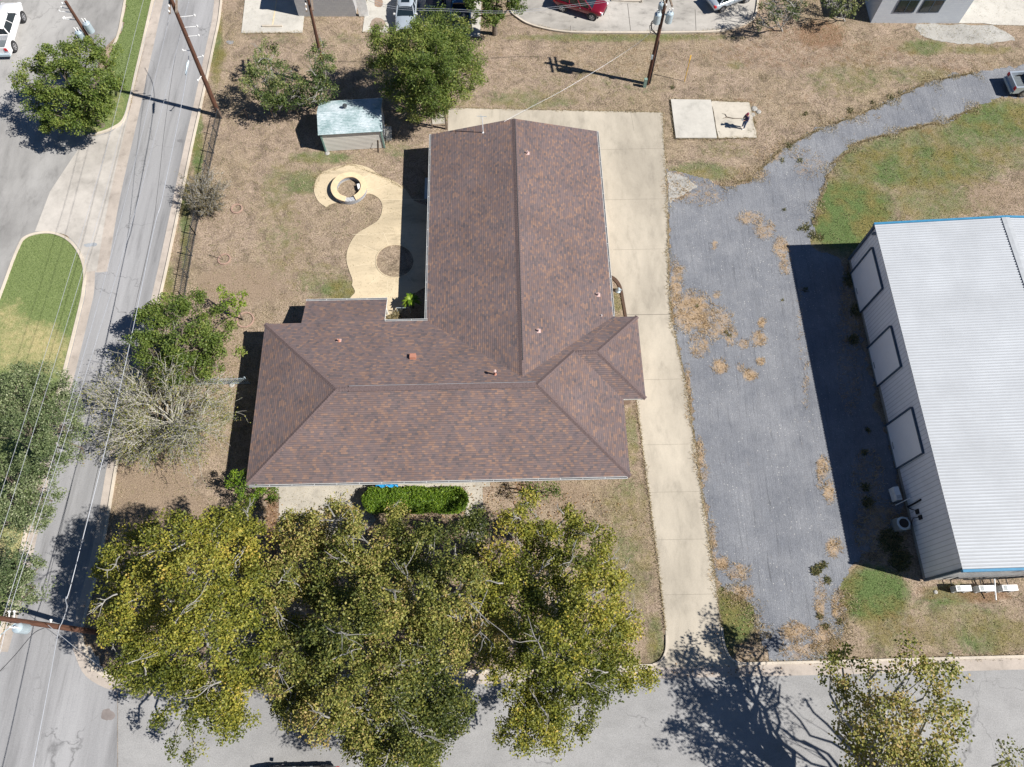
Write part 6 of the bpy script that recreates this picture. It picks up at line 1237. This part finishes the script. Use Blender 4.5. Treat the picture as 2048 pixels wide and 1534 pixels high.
c = at(806, 634); t = empty('low_rail', (c.x, c.y + .35, 0)); tag(t, 'short pale metal rail in the dark courtyard corner', 'rail'); MB().tube([(-.4, 0, 0), (-.4, 0, .8), (.55, 0, .8), (.55, 0, 0)], .025, 6).build('rail_tube', M['galv'], t)
for (px, py, s, lb) in ((1508, 218, .3, 'largest pale stone beside the broken slab'), (1517, 224, .24, 'pale stone just east of the largest one'), (1505, 230, .24, 'pale stone below the largest one'), (607, 309, .0, ''), (655, 307, .22, 'pale stone at the shed corner'), (1464, 638, .0, ''), (1900, 1308, .14, 'white valve cap by the street kerb'), (413, 767, .0, ''), (464, 770, .22, 'pinkish stone below the picket fence'), (1871, 1184, .14, 'pale stone on the grass near the workshop')):
    if s: p = at(px, py); o = MB().lathe((0, 0, 0), [(s * .8, 0), (s, s * .2), (s * .6, s * .45)], 7).build('stone', M['crush']); o.location = p; tag(o, lb, 'stone', 'loose pale stones')

def skin(name, pts, edges, rad, m, parent, sub=2):
    me = bpy.data.meshes.new(name); me.from_pydata(pts, edges, []); o = bpy.data.objects.new(name, me); scn.collection.objects.link(o); o.parent = parent
    sk = o.modifiers.new('skin', 'SKIN'); sk.use_smooth_shade = True
    for i, r_ in enumerate(rad): v = me.skin_vertices[0].data[i]; v.radius = (r_, r_) if not isinstance(r_, tuple) else r_; v.use_root = (i == 0)
    ss_ = o.modifiers.new('sub', 'SUBSURF'); ss_.levels = sub; ss_.render_levels = sub
    dg = bpy.context.evaluated_depsgraph_get(); ev = o.evaluated_get(dg); nm = bpy.data.meshes.new_from_object(ev); o.modifiers.clear(); o.data = nm; nm.materials.clear(); nm.materials.append(m); return o
pe = empty('person', at(1485, 258), R(200)); pe.location.z = .10; tag(pe, 'person in dark purple jacket and jeans looking down at a controller', 'person')
M['skin'] = plain('skin', (0.42, 0.24, 0.17), 0.6, var=.05); M['jeans'] = plain('blue_jeans', (0.035, 0.075, 0.17), 0.9); M['jacket'] = plain('purple_jacket', (0.065, 0.05, 0.11), 0.85); M['capc'] = plain('maroon_cap', (0.20, 0.03, 0.06), 0.8)
pts = [(0, 0, .95), (0, 0, 1.12), (.01, 0, 1.32), (.01, 0, 1.45), (.03, 0, 1.54), (.07, 0, 1.63), (.07, 0, 1.72),
       (-.0, .09, .88), (.02, .11, .50), (-.01, .12, .09), (.10, .13, .035), (.0, -.09, .88), (.03, -.11, .50), (.0, -.12, .09), (.11, -.13, .035),
       (.0, .19, 1.40), (.05, .25, 1.13), (.26, .12, 1.10), (.34, .08, 1.11), (.0, -.19, 1.40), (.05, -.25, 1.13), (.26, -.12, 1.10), (.34, -.08, 1.11)]
ed = [(0, 1), (1, 2), (2, 3), (3, 4), (4, 5), (5, 6), (0, 7), (7, 8), (8, 9), (9, 10), (0, 11), (11, 12), (12, 13), (13, 14), (3, 15), (15, 16), (16, 17), (17, 18), (3, 19), (19, 20), (20, 21), (21, 22)]
rad = [(.15, .12), (.14, .11), (.16, .12), (.11, .09), .055, .09, .07, .085, .06, .045, .035, .085, .06, .045, .035, .06, .045, .032, .028, .06, .045, .032, .028]
nb_ = len(pts)
for s in (1, -1):
    w_ = 18 if s > 0 else 22; base = Vector(pts[w_])
    for k, (dy, ln) in enumerate(((-.02, .07), (-.007, .08), (.007, .076), (.02, .06))): i0 = len(pts); pts += [tuple(base + Vector((.035, dy, .0))), tuple(base + Vector((.035 + ln * .6, dy, .01))), tuple(base + Vector((.035 + ln * .8, dy - s * .012, -.02)))]; ed += [(w_, i0), (i0, i0 + 1), (i0 + 1, i0 + 2)]; rad += [.009, .008, .007]
    i0 = len(pts); pts += [tuple(base + Vector((.02, -s * .035, .012))), tuple(base + Vector((.055, -s * .05, .02)))]; ed += [(w_, i0), (i0, i0 + 1)]; rad += [.010, .008]
skin('body', pts, ed, rad, M['skin'], pe)
skin('jacket', [(0, 0, .98), (0, 0, 1.14), (.01, 0, 1.32), (.01, 0, 1.46), (.0, .2, 1.41), (.05, .26, 1.13), (.22, .15, 1.10), (0, -.2, 1.41), (.05, -.26, 1.13), (.22, -.15, 1.10)], [(0, 1), (1, 2), (2, 3), (3, 4), (4, 5), (5, 6), (3, 7), (7, 8), (8, 9)], [(.19, .15), (.18, .14), (.2, .15), (.13, .11), .085, .07, .055, .085, .07, .055], M['jacket'], pe)
skin('shirt_hem', [(0, 0, .98), (0, 0, .90)], [(0, 1)], [(.19, .155), (.195, .16)], M['white'], pe)
skin('jeans', [(0, 0, .95), (0, .1, .86), (.02, .115, .5), (-.01, .12, .12), (0, -.1, .86), (.03, -.115, .5), (0, -.12, .12)], [(0, 1), (1, 2), (2, 3), (0, 4), (4, 5), (5, 6)], [(.16, .13), .11, .08, .07, .11, .08, .07], M['jeans'], pe)
for s in (1, -1): skin('shoe', [(-.05, .12 * s, .05), (.06, .125 * s, .05), (.16, .13 * s, .035)], [(0, 1), (1, 2)], [.055, .055, .035], M['white'], pe)
MB().lathe((.07, 0, 1.66), [(.112, 0), (.112, .05), (.09, .1), (.03, .13)], 14).box((.20, 0, 1.675), (.12, .15, .015)).build('cap', M['capc'], pe)
MB().box((.40, 0, 1.12), (.11, .2, .035)).build('controller', M['grey'], pe)
fc = MB(); fc.box((.165, .035, 1.635), (.01, .02, .012)); fc.box((.165, -.035, 1.635), (.01, .02, .012)); pieces(fc, 'eye', M['black'], pe); MB().box((.172, 0, 1.61), (.03, .02, .035)).box((.155, 0, 1.575), (.012, .05, .01)).build('nose_and_mouth', M['skin'], pe)
# fallen dark branch pieces on the slab beside the person
mb = MB(); p0 = at(1483, 239); p1 = at(1466, 239); p2 = at(1453, 236)
mb.tube([(0, 0, .03), (p1.x - p0.x, .0, .04), (p2.x - p0.x, .15, .03), (p2.x - p0.x - .35, .0, .03)], [.02, .03, .045, .012], 5); mb.tube([(p2.x - p0.x, .15, .03), (p2.x - p0.x - .1, .45, .04), (p2.x - p0.x - .35, .55, .03)], [.03, .02, .01], 5); o = mb.build('fallen_branch', M['bark_dk']); o.location = (p0.x, p0.y, .10); tag(o, 'thin dark branch lying on the slab beside the person', 'branch')
